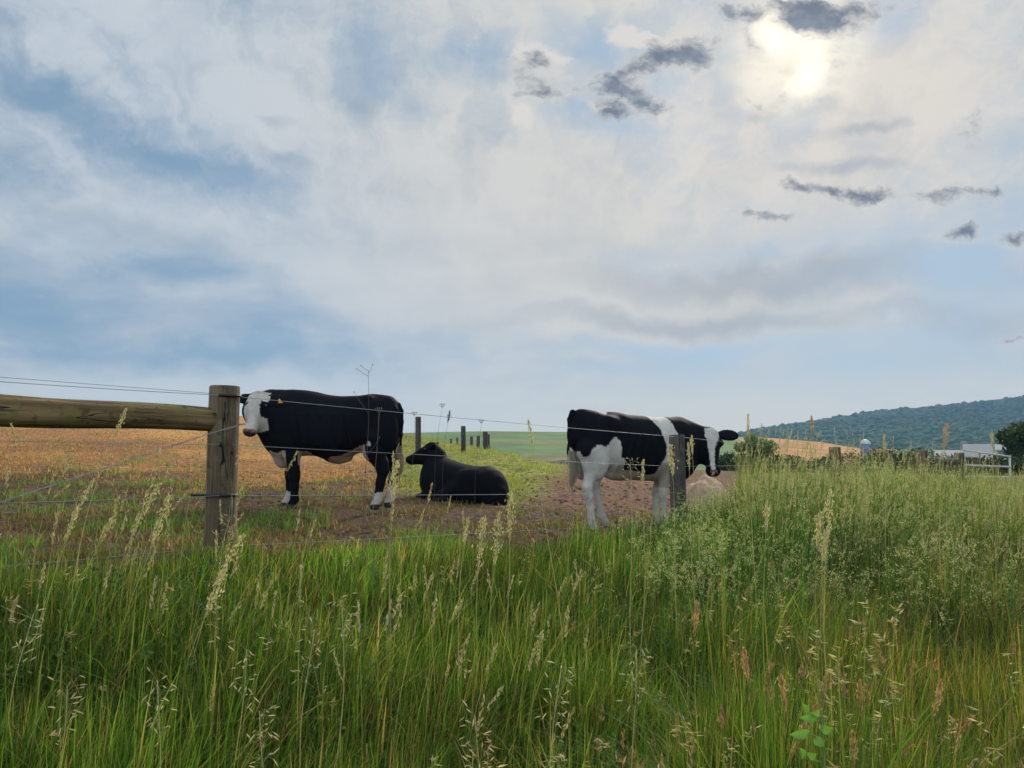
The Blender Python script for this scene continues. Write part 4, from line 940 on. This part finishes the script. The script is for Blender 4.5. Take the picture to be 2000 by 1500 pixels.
# ------------------------------------------------------------------ single stems that stand out
def single(tip, basepx, Y, kind, label, cols=None, stem=(.30,.30,.13), h_over=None, cat='grass stem', r0=.0022, name='grass_stem', hl=.16, sw=.010):
    t = P(tip[0], tip[1], Y); bx = (basepx - 1000)/FPX*Y; b0 = np.array([bx, Y, Gz(bx, Y)-.02])
    root = empty(name, b0); tag(root, label, cat, 'tall seeding stems in the verge' if kind != 'umbel' else 'dead stalks in the verge')
    v = t - b0; H_ = v[2]; tt = np.linspace(0, 1, 14)
    bw = random.uniform(-.035, .035); q = np.stack([v[0]*tt**1.9 + bw*np.sin(tt*math.pi) + .006*np.sin(tt*9+bw*90), .03*np.sin(tt*3), H_*(tt - .0*tt**2)], 1)
    r0 *= .95 if kind in ('spike', 'plume', 'brome') and stem is not DK else 1.0; V, F = tube(q, np.linspace(r0, r0*.45, 14), 5); C = np.tile(stem, (len(V),1))
    link('stalk', npmesh('stalk', V, F, C), M_DRY if stem[0] > .2 else M_STALK, root)
    def qa(f_): return np.array([np.interp(f_, tt, q[:,k]) for k in range(3)]).T
    L_ = np.linalg.norm(v); cols = cols or [(.46,.42,.27),(.38,.35,.2),(.5,.45,.3)]
    if kind in ('plume', 'spike'):
        n_ = 240 if kind == 'plume' else 170; hl *= 1.3; ft = 1 - rng.random(n_)*hl/L_; c = qa(ft); tg = qa(ft+.01) - qa(ft-.03)
        tg /= np.linalg.norm(tg,axis=1)[:,None]+1e-9; pr = (1-ft)*L_/hl
        sp = sw*(1.15 if kind=='plume' else .50)*np.sin(np.clip(pr*.85+.12,0,1)*math.pi)
        c = c + rng.normal(0,1,(n_,3))*sp[:,None]*[1,1,.4]
        V, F, C = quads(c, tg + rng.normal(0,.30 if kind=='plume' else .22,(n_,3)), rng.uniform(.009,.016,n_), rng.uniform(.0030,.0050,n_), jit(pick(n_, cols),.2))
        link('seed_head', npmesh('seed_head', V, F, C), M_DRY, root)
    elif kind == 'brome':
        parts = []
        for b_ in range(26):
            ft = 1 - (b_+rng.random())/26*hl*1.4/L_; o = qa(np.array([ft]))[0]; a2 = rng.random()*6.28; ln = rng.uniform(.008,.036)
            tipb = o + np.array([math.cos(a2)*ln, math.sin(a2)*ln, ln*rng.uniform(.2,1.3)]); parts.append(tube(np.array([o,(o+tipb)/2+[0,0,.006],tipb]), .0006, 3, False) + ((.3,.28,.14),))
            dv = unit([math.cos(a2)*.8, math.sin(a2)*.8, rng.uniform(-.9,.9)]); l2 = rng.uniform(.014,.024)
            parts.append(tube(np.array([tipb, tipb+dv*l2*.35, tipb+dv*l2*.7, tipb+dv*l2]), [.0007,.0019,.0015,.0003], 4, False) + (pick(1, cols)[0],))
        V, F, C = merge(parts); link('seed_head', npmesh('seed_head', V, F, C), M_DRY, root)
    elif kind == 'umbel':
        parts = []; o = qa(np.array([1.0]))[0]
        for b_ in range(11):
            a2 = b_*.57*3; sp_ = .45 + .4*(b_ % 3)/2; dv = unit([math.cos(a2)*sp_, math.sin(a2)*sp_, .8]); e = o + dv*.026
            parts.append(tube(np.array([o,(o+e)/2+[0,0,-.003],e]), .0006, 3, False) + (stem,)); parts.append(tube(np.array([e,e+[0,0,.003],e+[0,0,.006]]), [.001,.0018,.0006], 4) + (stem,))
        V, F, C = merge(parts); link('dried_umbel', npmesh('dried_umbel', V, F, C), M_STALK, root)
    elif kind == 'twig':
        for (f_, dx, dz) in ((.995,-.045,.03),(.97,-.07,.045),(.985,.02,.05),(.80,-.09,.13),(.62,.07,.10)):
            o = qa(np.array([f_]))[0]; e = o + np.array([dx, .01, dz])
            V, F, C = merge([tube(np.array([o,(o+e)/2+[.004,0,-.004],e]), [.0013,.001,.0007], 4) + (stem,), tube(np.array([e-[0,0,.004],e,e+[0,0,.006]]), [.001,.0028,.001], 4) + (stem,)])
            link('twig', npmesh('twig', V, F, C), M_STALK, root)
    return root
G1 = (.42,.50,.15); G2 = (.56,.52,.26); DK = (.09,.08,.07)
pale = [(.72,.62,.40),(.60,.52,.32),(.50,.46,.26)]; brn = [(.56,.33,.18),(.62,.41,.23),(.42,.25,.14)]
single((243,798), 140, 3.0, 'spike', 'grass stem whose pale spike tip crosses the mossy log rail', pale, G2, hl=.10)
single((312,942), 215, 3.0, 'plume', 'tall pale plume left of the corner post, tallest of its clump', pale, G1, hl=.17)
single((332,968), 232, 2.9, 'plume', 'loose tan plume leaning right beside the corner post', pale, G1, hl=.16)
single((183,935), 85, 2.7, 'spike', 'tall yellow-green grass stem near the left edge with a thin tip', pale, G1, hl=.10)
single((148,990), 60, 2.6, 'spike', 'shorter thin green stem standing at the far left of the verge', pale, G1, hl=.09)
single((215,1010), 120, 2.7, 'spike', 'thin bright stem leaning right under the log rail', pale, G1, hl=.08)
single((475,1044), 380, 2.8, 'plume', 'arching tan plume bending right across the corner post base', pale, G2, hl=.14)
single((438,1110), 350, 2.7, 'plume', 'drooping pale plume below the corner post, left side', pale, G2, hl=.13)
single((450,1010), 438, 3.4, 'brome', 'open spray of long spikelets directly before the corner post', pale, G2, hl=.13)
single((766,880), 768, 3.2, 'spike', 'very tall pale stem rising in front of the standing black cow rump', pale, (.40,.38,.22), hl=.26, r0=.0028)
single((775,900), 772, 3.25, 'plume', 'frayed pale stem leaning against the white-faced cow tail', pale, (.40,.38,.22), hl=.12)
single((946,1010), 942, 3.0, 'plume', 'tall pale plume below the lying cow, left of a pair', pale, G1, hl=.16)
single((972,1000), 955, 3.1, 'plume', 'tall pale plume below the lying cow, right of a pair', pale, G1, hl=.17)
single((1000,960), 968, 3.2, 'plume', 'bent pale grass plume beside the lying cow rump', pale, G2, hl=.15)
single((914,1010), 905, 3.0, 'spike', 'short drooping spike under the lying cow chest', pale, G2, hl=.09)
single((1030,820), 1110, 3.6, 'spike', 'long thin stem leaning left, its tip against the sky between cows', pale, G2, hl=.09)
single((1232,898), 1225, 3.6, 'brome', 'forked pale spray crossing the belly of the patched cow', pale, G2, hl=.10)
single((1258,898), 1236, 3.7, 'spike', 'single curved spike in front of the patched cow belly', pale, G2, hl=.09)
single((1310,868), 1318, 3.8, 'plume', 'pale stem with small spikelets standing against the grey post, left side', pale, G2, hl=.12)
single((1342,865), 1360, 3.8, 'spike', 'whitish spike just right of the grey post', [(.6,.56,.46),(.5,.47,.36)], G2, hl=.10)
single((1352,850), 1350, 4.2, 'spike', 'stem rising before the neck of the patched cow', pale, G2, hl=.08)
single((1462,808), 1482, 4.4, 'spike', 'tall stem with bent tip against the sky right of the patched cow ear', pale, G2, hl=.10)
single((1587,812), 1592, 4.4, 'spike', 'upright dark-tipped spike standing against the wooded hill', brn, G2, hl=.09)
single((1620,955), 1608, 2.9, 'plume', 'dense pale plume on a long straight stem below the tan field', pale, G2, hl=.16)
single((1600,1000), 1604, 2.8, 'spike', 'long straight tan stem in the middle of the right thicket', pale, (.42,.34,.18), hl=.10)
single((1612,1040), 1610, 2.85, 'spike', 'straight yellow stem close beside the dense plume', pale, (.42,.36,.16), hl=.08)
single((1495,980), 1497, 2.6, 'spike', 'long straight green stem left of the dense pale plume', pale, G1, hl=.08)
single((1940,842), 1925, 5.0, 'spike', 'upright spike rising above the white gate', pale, G2, hl=.09)
single((1850,826), 1828, 5.0, 'plume', 'curved reddish spike left of the white gate against the hill', brn, G2, hl=.13)
single((1727,848), 1722, 5.2, 'spike', 'slim spike just right of the silo dome', pale, G2, hl=.09)
single((720,722), 708, 4.3, 'twig', 'tall dead branching stalk whose tip stands above the standing cow back', None, DK, cat='dead stalk', r0=.0022, name='dead_stalk')
single((738,806), 733, 3.9, 'umbel', 'dead flower stalk with a cupped umbel against the black cow flank', None, (.22,.20,.17), cat='dead stalk', name='dead_stalk')
single((809,812), 800, 5.0, 'umbel', 'faint umbel stalk just left of the first far post', None, (.16,.15,.12), cat='dead stalk', name='dead_stalk', r0=.0014)
single((864,796), 853, 5.0, 'umbel', 'umbel stalk standing against the sky right of the first far post', None, DK, cat='dead stalk', name='dead_stalk', r0=.0015)
single((879,802), 868, 5.0, 'spike', 'thin dark stalk behind the lying cow head', [(.12,.11,.08)], DK, cat='dead stalk', name='dead_stalk', r0=.0015, hl=.06)
single((939,827), 931, 5.0, 'umbel', 'small umbel stalk between the second and third far posts', None, DK, cat='dead stalk', name='dead_stalk', r0=.0014)
for (x, y, bx, Y, lb) in ((1600,1376,1395,1.95,'plump arching brown seed head pointing right at the lower right'), (1570,1412,1420,1.98,'short plump brown seed head just below the arching one'), (1358,1176,1345,2.2,'small reddish seed head left of the right thicket'), (1680,1330,1655,2.1,'knobbly tan seed head standing upright right of the leafy sprig'), (1665,1430,1640,1.9,'fat pale brown seed head in the bottom right grass'), (1836,1328,1770,2.1,'compact tan seed head on a leaning stem near the right edge'), (1458,1265,1455,2.2,'upright reddish seed head in the lower middle right'), (1530,1320,1525,2.1,'tall lumpy seed head left of the arching one')):
    single((x, y), bx, Y, 'spike', lb, brn, (.26,.24,.10), hl=.075, sw=.008, r0=.002)
for (x, y, bx, Y, lb) in ((60,1200,30,2.2,'open spray of yellow spikelets at the left edge'), (130,1340,110,2.0,'wide spray of pale spikelets low at the left'), (480,1270,455,2.1,'loose tan spray in the lower left grass'), (510,1390,500,1.95,'drooping spray of pale spikelets right of the loose tan one'), (670,1180,655,2.4,'golden spray of spikelets left of centre'), (610,1230,600,2.3,'nodding pale spray in the grass below the standing cow'), (930,1400,925,1.95,'dense drooping tan spray at the bottom centre'), (1095,1310,1090,2.0,'upright golden spray right of the bottom centre'), (1240,1270,1235,2.1,'broad tan spray on a straight stem below the patched cow'), (310,1330,300,2.0,'bright spray of spikelets in the lower left')):
    single((x, y), bx, Y, 'brome', lb, pale, G2, hl=.12)
# leafy sprig
Y = 1.72; bx = (1590-1000)/FPX*Y; b0 = np.array([bx, Y, Gz(bx, Y)-.02]); sp = empty('leafy_sprig', b0); tag(sp, 'bright green broad-leaved sprig near the bottom edge at right', 'plant')
tipz = P(1585, 1385, Y)[2] - b0[2]
V, F = tube(np.stack([np.array([.03,.015,.0,-.005]), np.zeros(4), np.array([0,.4,.75,1])*tipz], 1), .0028, 5); link('stem', npmesh('stem', V, F, np.tile((.16,.2,.06),(len(V),1))), M_STALK, sp)
for (px_, py_, qx, qy, w_) in ((1580,1392,1566,1376,.014),(1598,1400,1560,1404,.014),(1582,1432,1540,1437,.014),(1600,1425,1628,1424,.014),(1592,1440,1608,1462,.017),(1583,1400,1600,1388,.012),(1572,1480,1562,1462,.015),(1575,1478,1594,1474,.013)):
    a = P(px_, py_, Y) - b0; c = P(qx, qy, Y-.02) - b0
    za = min(max(a[2] - .012, .05), tipz*.98); xa = np.interp(za, np.array([0,.4,.75,1])*tipz, [.03,.015,.0,-.005])
    V, F = tube(np.array([[xa, 0, za], (np.array([xa,0,za]) + a)/2 + [0,0,-.002], a]), .0012, 4); link('leaf_stalk', npmesh('leaf_stalk', V, F, np.tile((.2,.28,.07),(len(V),1))), M_STALK, sp)
    v = c - a; ln = np.linalg.norm(v); u_ = v/ln; s_ = unit(np.cross(u_, [0.2, -1, .4]))
    ts = np.linspace(0, 1, 7); ww = w_*.72*np.sin(np.pi*ts**.62)**.9; mid_ = a + v*ts[:,None] + np.array([0,0,-.004])*np.sin(ts*3.1)[:,None]
    V = np.concatenate([mid_ - s_*ww[:,None] + [0,-.003,.004], mid_, mid_ + s_*ww[:,None] + [0,-.003,.004]]); k_ = np.arange(6)
    F = np.concatenate([np.stack([k_, k_+1, k_+8, k_+7], 1), np.stack([k_+7, k_+8, k_+15, k_+14], 1)])
    link('leaf', npmesh('leaf', V, F, np.tile((.20,.40,.06),(21,1))*np.linspace(.75,1.1,21)[:,None]), M_LEAF, sp)

# ------------------------------------------------------------------ trees and bushes
def tree(name, px, Y, ytop, ybase, rx, label, col, n_=2600, trunk=True, group=None, cat='tree', seed=1, leaf=.16):
    r = np.random.default_rng(seed); x = (px-1000)/FPX*Y; g = Gz(x, Y); zt = P(px, ytop, Y)[2]; H_ = zt - g
    root = empty(name, (x, Y, g)); tag(root, label, cat, group)
    cl = []
    nc = 16
    for k in range(nc):
        a = r.random()*6.28; rr = math.sqrt(r.random())*rx*.72; cr_ = rx*r.uniform(.24,.46); z = min(H_*r.uniform(.30 if trunk else .12, .95), H_*r.uniform(.86, 1.08) - cr_*.75); cl.append((rr*math.cos(a), rr*math.sin(a), max(z, cr_*.5), cr_))
    cl.append((0, 0, max(H_ - rx*.32, rx*.3), rx*.40))
    V0 = []; 
    for (cx, cy, cz, cr) in cl:
        m_ = int(n_*cr**2/sum(c[3]**2 for c in cl)); d = r.normal(size=(m_,3)); d /= np.linalg.norm(d,axis=1)[:,None]; d *= (cr*r.uniform(.55,1.05,m_))[:,None]; d[:,2] *= .8; V0.append(np.array([cx,cy,cz])+d)
    c = np.concatenate(V0); M_ = len(c); dv = r.normal(size=(M_,3)); dv[:,2] -= .4
    V, F, C = quads(c, dv, leaf*r.uniform(.7,1.4,M_), leaf*.6*r.uniform(.7,1.3,M_), jit(np.tile(col,(M_,1)), .35))
    link('crown', npmesh('crown', V, F, C, False), M_LEAF, root)
    parts = []
    parts.append(tube(np.array([[0,0,-.3],[.05,0,H_*.3],[0,.04,H_*.55],[.03,0,H_*.78]]), np.array([.06,.05,.035,.015])*H_*.55, 8) + ((.06,.045,.035),))
    for (cx, cy, cz, cr) in cl[:7]: parts.append(tube(np.array([[0,0,H_*.3],[cx*.5,cy*.5,(cz+H_*.3)*.5],[cx,cy,cz]]), np.array([.02,.013,.005])*H_*.5, 5) + ((.06,.045,.035),))
    V, F, C = merge(parts); link('trunk' if trunk else 'stems', npmesh('trunk', V, F, C), M_STALK, root)
tree('tree', 2003, 48, 822, 900, 2.1, 'dark green broadleaf tree at the right edge beside the white gate', (.035,.065,.022), 7000, seed=3, leaf=.20)
tree('bush', 1470, 30, 852, 950, .85, 'round green bush just right of the patched cow head', (.19,.26,.11), 4500, False, 'bushes beyond the fence', 'bush', 5, .11)
HB = [(1540,60,889,2.6,'low dark bush between the round bush and the orange field'),(1592,62,893,2.4,'dark bush left of the third wooden post'),(1655,66,886,2.8,'dark hedge bush between the third post and the silo'),(1700,70,874,3.4,'dark bush standing in front of the silo'),(1738,60,874,2.6,'taller dark bush immediately right of the silo'),(1772,64,878,2.6,'dark bush left of the brace post'),(1842,66,886,2.8,'dark bush behind the brace rail'),(1985,40,896,1.9,'low dark bush under the right-edge tree'),(1955,62,900,2.6,'dark bush behind the right end of the white gate'),(1500,40,905,2.0,'low bush in the grass right of the round bush'),(1430,50,880,2.0,'shady bush behind the patched cow muzzle')]
for k, (px, Y, yt, rx, lb) in enumerate(HB):
    tree('bush', px, Y, yt, 940, rx, lb, (.032,.055,.022), 2600, False, 'bushes beyond the fence', 'bush', 30+k, .20)
# woodland on the hill
r = np.random.default_rng(5); N = 17000
Y = r.uniform(520, 1330, N); px = r.uniform(1425, 2150, N); X = (px-1000)/FPX*Y; z = G(X, Y)
e_need = np.interp(px, PX3, E3T) > .004; X, Y, z = X[e_need], Y[e_need], z[e_need]; N = len(X)
ico = []
t_ = np.linspace(0, math.pi, 5); 
for a in t_[1:-1]:
    for b_ in np.arange(7)*2*math.pi/7: ico.append((math.sin(a)*math.cos(b_), math.sin(a)*math.sin(b_), math.cos(a)))
ico = np.array([(0,0,1)] + ico + [(0,0,-1)])
fa = []
for k in range(7):
    kn = (k+1)%7; fa += [(0,1+k,1+kn),(1+k,8+k,8+kn),(1+k,8+kn,1+kn),(8+k,15+k,15+kn),(8+k,15+kn,8+kn),(22,15+kn,15+k)]
fa = np.array(fa)
R_ = r.uniform(2.6, 5.6, N) * (1 + .35*(r.random(N) < .08)); V = ico[None]*(R_[:,None,None])*r.uniform(.75,1.2,(N,23,1)); V[...,2]*=1.0; V += np.stack([X,Y,z+R_*.35],1)[:,None]
F = (fa[None] + (np.arange(N)*23)[:,None,None]).reshape(-1,3)
cl_ = vnoise(X*.006, Y*.006, 3)[:,None]; C = np.array([.012,.034,.014])*(1-cl_) + np.array([.045,.095,.028])*cl_; C = jit(C, .10)
V = V.reshape(-1,3); C = np.repeat(C, 23, axis=0)
tag(link('woodland', npmesh('woodland', V, F, C, True), M_FAR), 'hazy blue-green woods covering the long hill on the right horizon', 'woods', kind='stuff')

# ------------------------------------------------------------------ farm buildings, silo, gate, heaps
def gable(cx, cy, zb_, Lx, Ly, hw, hr, over=.4):
    V = np.array([[-Lx/2,-Ly/2,0],[Lx/2,-Ly/2,0],[Lx/2,Ly/2,0],[-Lx/2,Ly/2,0],[-Lx/2,-Ly/2,hw],[Lx/2,-Ly/2,hw],[Lx/2,Ly/2,hw],[-Lx/2,Ly/2,hw],[-Lx/2,0,hr],[Lx/2,0,hr]], float)
    F = [np.array([[0,1,5,4],[2,3,7,6],[3,2,1,0]]), np.array([[0,4,8,7,3],[1,2,6,9,5]])]
    a = over; th = .15; sl = (hr-hw)/(Ly/2)
    rows = []
    for sg in (-1, 1):
        e = sg*(Ly/2+a); ze = hw - sl*a
        q = np.array([[-Lx/2-a,e,ze],[Lx/2+a,e,ze],[Lx/2+a,0,hr],[-Lx/2-a,0,hr]]) + [0,0,.06]; rows.append(np.concatenate([q, q+[0,0,th]]))
    RF = np.array([[0,1,2,3],[4,7,6,5],[0,4,5,1],[1,5,6,2],[2,6,7,3],[3,7,4,0]])
    return V, F, np.concatenate(rows), np.concatenate([RF, RF+8])
def barn(px, Y, ybase, wpx, hw, hr, Ly, label, mw, mr, yaw=-.58, openings=()):
    c = P(px, ybase, Y); Lx = wpx/FPX*Y; root = empty('barn', (c[0], Y, c[2]-1.5)); root.rotation_euler = (0,0,yaw); tag(root, label, 'barn', 'farm buildings in the valley')
    V, F, RV, RF = gable(0,0,0,Lx,Ly,hw+1.5,hr+1.5); 
    link('wall', npmesh('wall', V, F, smooth=False), mw, root); link('roof', npmesh('roof', RV, RF, smooth=False), mr, root)
    for (ox, ow, oh) in openings:
        V, F = box((ox*Lx, -Ly/2-.02, 1.5+oh/2), (ow*Lx, .08, oh)); link('doorway', npmesh('doorway', V, F, smooth=False), M_DARK, root)
barn(1912, 110, 914, 40, 1.7, 3.3, 7, 'long low barn with pale metal roof seen through the white gate', M_RED, M_GREY, -.58, ((-.32,.14,1.3),(.05,.12,1.3)))
barn(1930, 100, 916, 18, 1.3, 1.9, 3, 'small white shed in front of the long barn', M_WHITE, M_GREY, -.58, ((-.3,.3,1.0),))
barn(1858, 130, 903, 44, .9, 1.9, 6, 'pale low farm roof left of the white gate', M_WHITE, M_GREY)
barn(1963, 125, 905, 22, 2.2, 3.0, 5, 'grey blue farm building beneath the right-edge tree', M_BLUEG, M_GREY, -.58)
Y = 150; c = P(1690, 868, Y); rs = 9.2/FPX*Y
so_ = empty('silo', (c[0], Y, c[2]-9)); tag(so_, 'round silo with pale dome rising above the dark hedge', 'silo')
V, F = tube(np.array([[0,0,0],[0,0,4.5],[0,0,9.0]]), rs, 28); link('wall', npmesh('wall', V, F), M_BLUEG, so_)
th = np.linspace(0, math.pi/2, 9); V, F = tube(np.stack([np.zeros(9), np.zeros(9), 9.0+.02+np.sin(th)*rs*1.05], 1), np.maximum(np.cos(th),.02)*rs*1.05, 28); link('roof', npmesh('roof', V, F), M_WHITE, so_)
# metal gate
Yg = 18.0; gA = P(1884, 980, Yg); gate = empty('metal_gate', (gA[0], Yg, Gz(gA[0], Yg))); tag(gate, 'white metal tube gate standing open at the end of the fence on the right', 'gate')
for (ya, yb) in ((879,892),(908,912),(931,932),(951,951),(972,972)):
    V, F = tube(rel(np.array([P(1882, ya, Yg), P(1974, yb, Yg+.6)]), gate), .022, 10); link('bar', npmesh('bar', V, F), M_WHITE, gate)
for px, Yq, a_, b_ in ((1882, Yg, 879, 990), (1974, Yg+.6, 890, 990), (1915, Yg+.2, 884, 985), (1943, Yg+.4, 888, 985)):
    V, F = tube(rel(np.array([P(px, a_, Yq)+[0,.03,0], P(px, b_, Yq)+[0,.03,0]]), gate), .020 if px in (1915,1943) else .024, 10); link('upright', npmesh('upright', V, F), M_GPOST if px in (1915,1943) else M_WHITE, gate)
# pale heap and dark covered heap
def heap(name, px, py0, py1, wpx, Y, depth, label, col, cat, seed):
    c = P(px, py0, Y); top_ = P(px, py1, Y)[2]; g = Gz(c[0], Y); w2 = wpx/FPX*Y/2; n_ = 40
    u_, v_ = np.meshgrid(np.linspace(-1,1,n_), np.linspace(-1,1,n_), indexing='ij'); rr = np.sqrt(u_**2+v_**2)
    z = (top_-g+.1)*np.clip(1-rr**2.2,0,1)**.7*(.85+.3*vnoise(u_*3+seed, v_*3, 3)) - .1 + (vnoise(u_*12, v_*12+seed, 3)-.5)*.04
    V = np.stack([u_*w2, v_*depth, z], -1).reshape(-1,3); i = np.arange(n_-1)[:,None]*n_; j = np.arange(n_-1)[None]; F = np.stack([i+j, i+n_+j, i+n_+j+1, i+j+1], -1).reshape(-1,4)
    o = link(name, npmesh(name, V, F), mat_plain(name+'_stuff', col, .95, 0, .1, .3, 14)); o.location = (c[0], Y, g); tag(o, label, cat)
heap('sand_heap', 1378, 985, 934, 110, 11.6, .9, 'pale tan heap of earth under the patched cow muzzle', (.42,.29,.19), 'heap', 2)
heap('covered_heap', 1098, 912, 899, 110, 30, 1.5, 'low dark blue-grey covered heap behind the patched cow tail', (.045,.055,.085), 'heap', 6)

# ------------------------------------------------------------------ haze
V, F = box((330, 650, 32), (3400, 1500, 122))
hz_o = link('haze', npmesh('haze', V, F, smooth=False))
mh = bpy.data.materials.new('haze_air'); mh.use_nodes = True; nh = mh.node_tree; nh.nodes.clear()
vo = nh.nodes.new('ShaderNodeOutputMaterial'); pv = nh.nodes.new('ShaderNodeVolumePrincipled')
pv.inputs['Color'].default_value = (.33, .62, 1.0, 1); pv.inputs['Density'].default_value = .00025; pv.inputs['Anisotropy'].default_value = .2
nh.links.new(pv.outputs[0], vo.inputs['Volume']); hz_o.data.materials.append(mh); tag(hz_o, 'thin bluish haze filling the valley air', 'haze', kind='stuff')
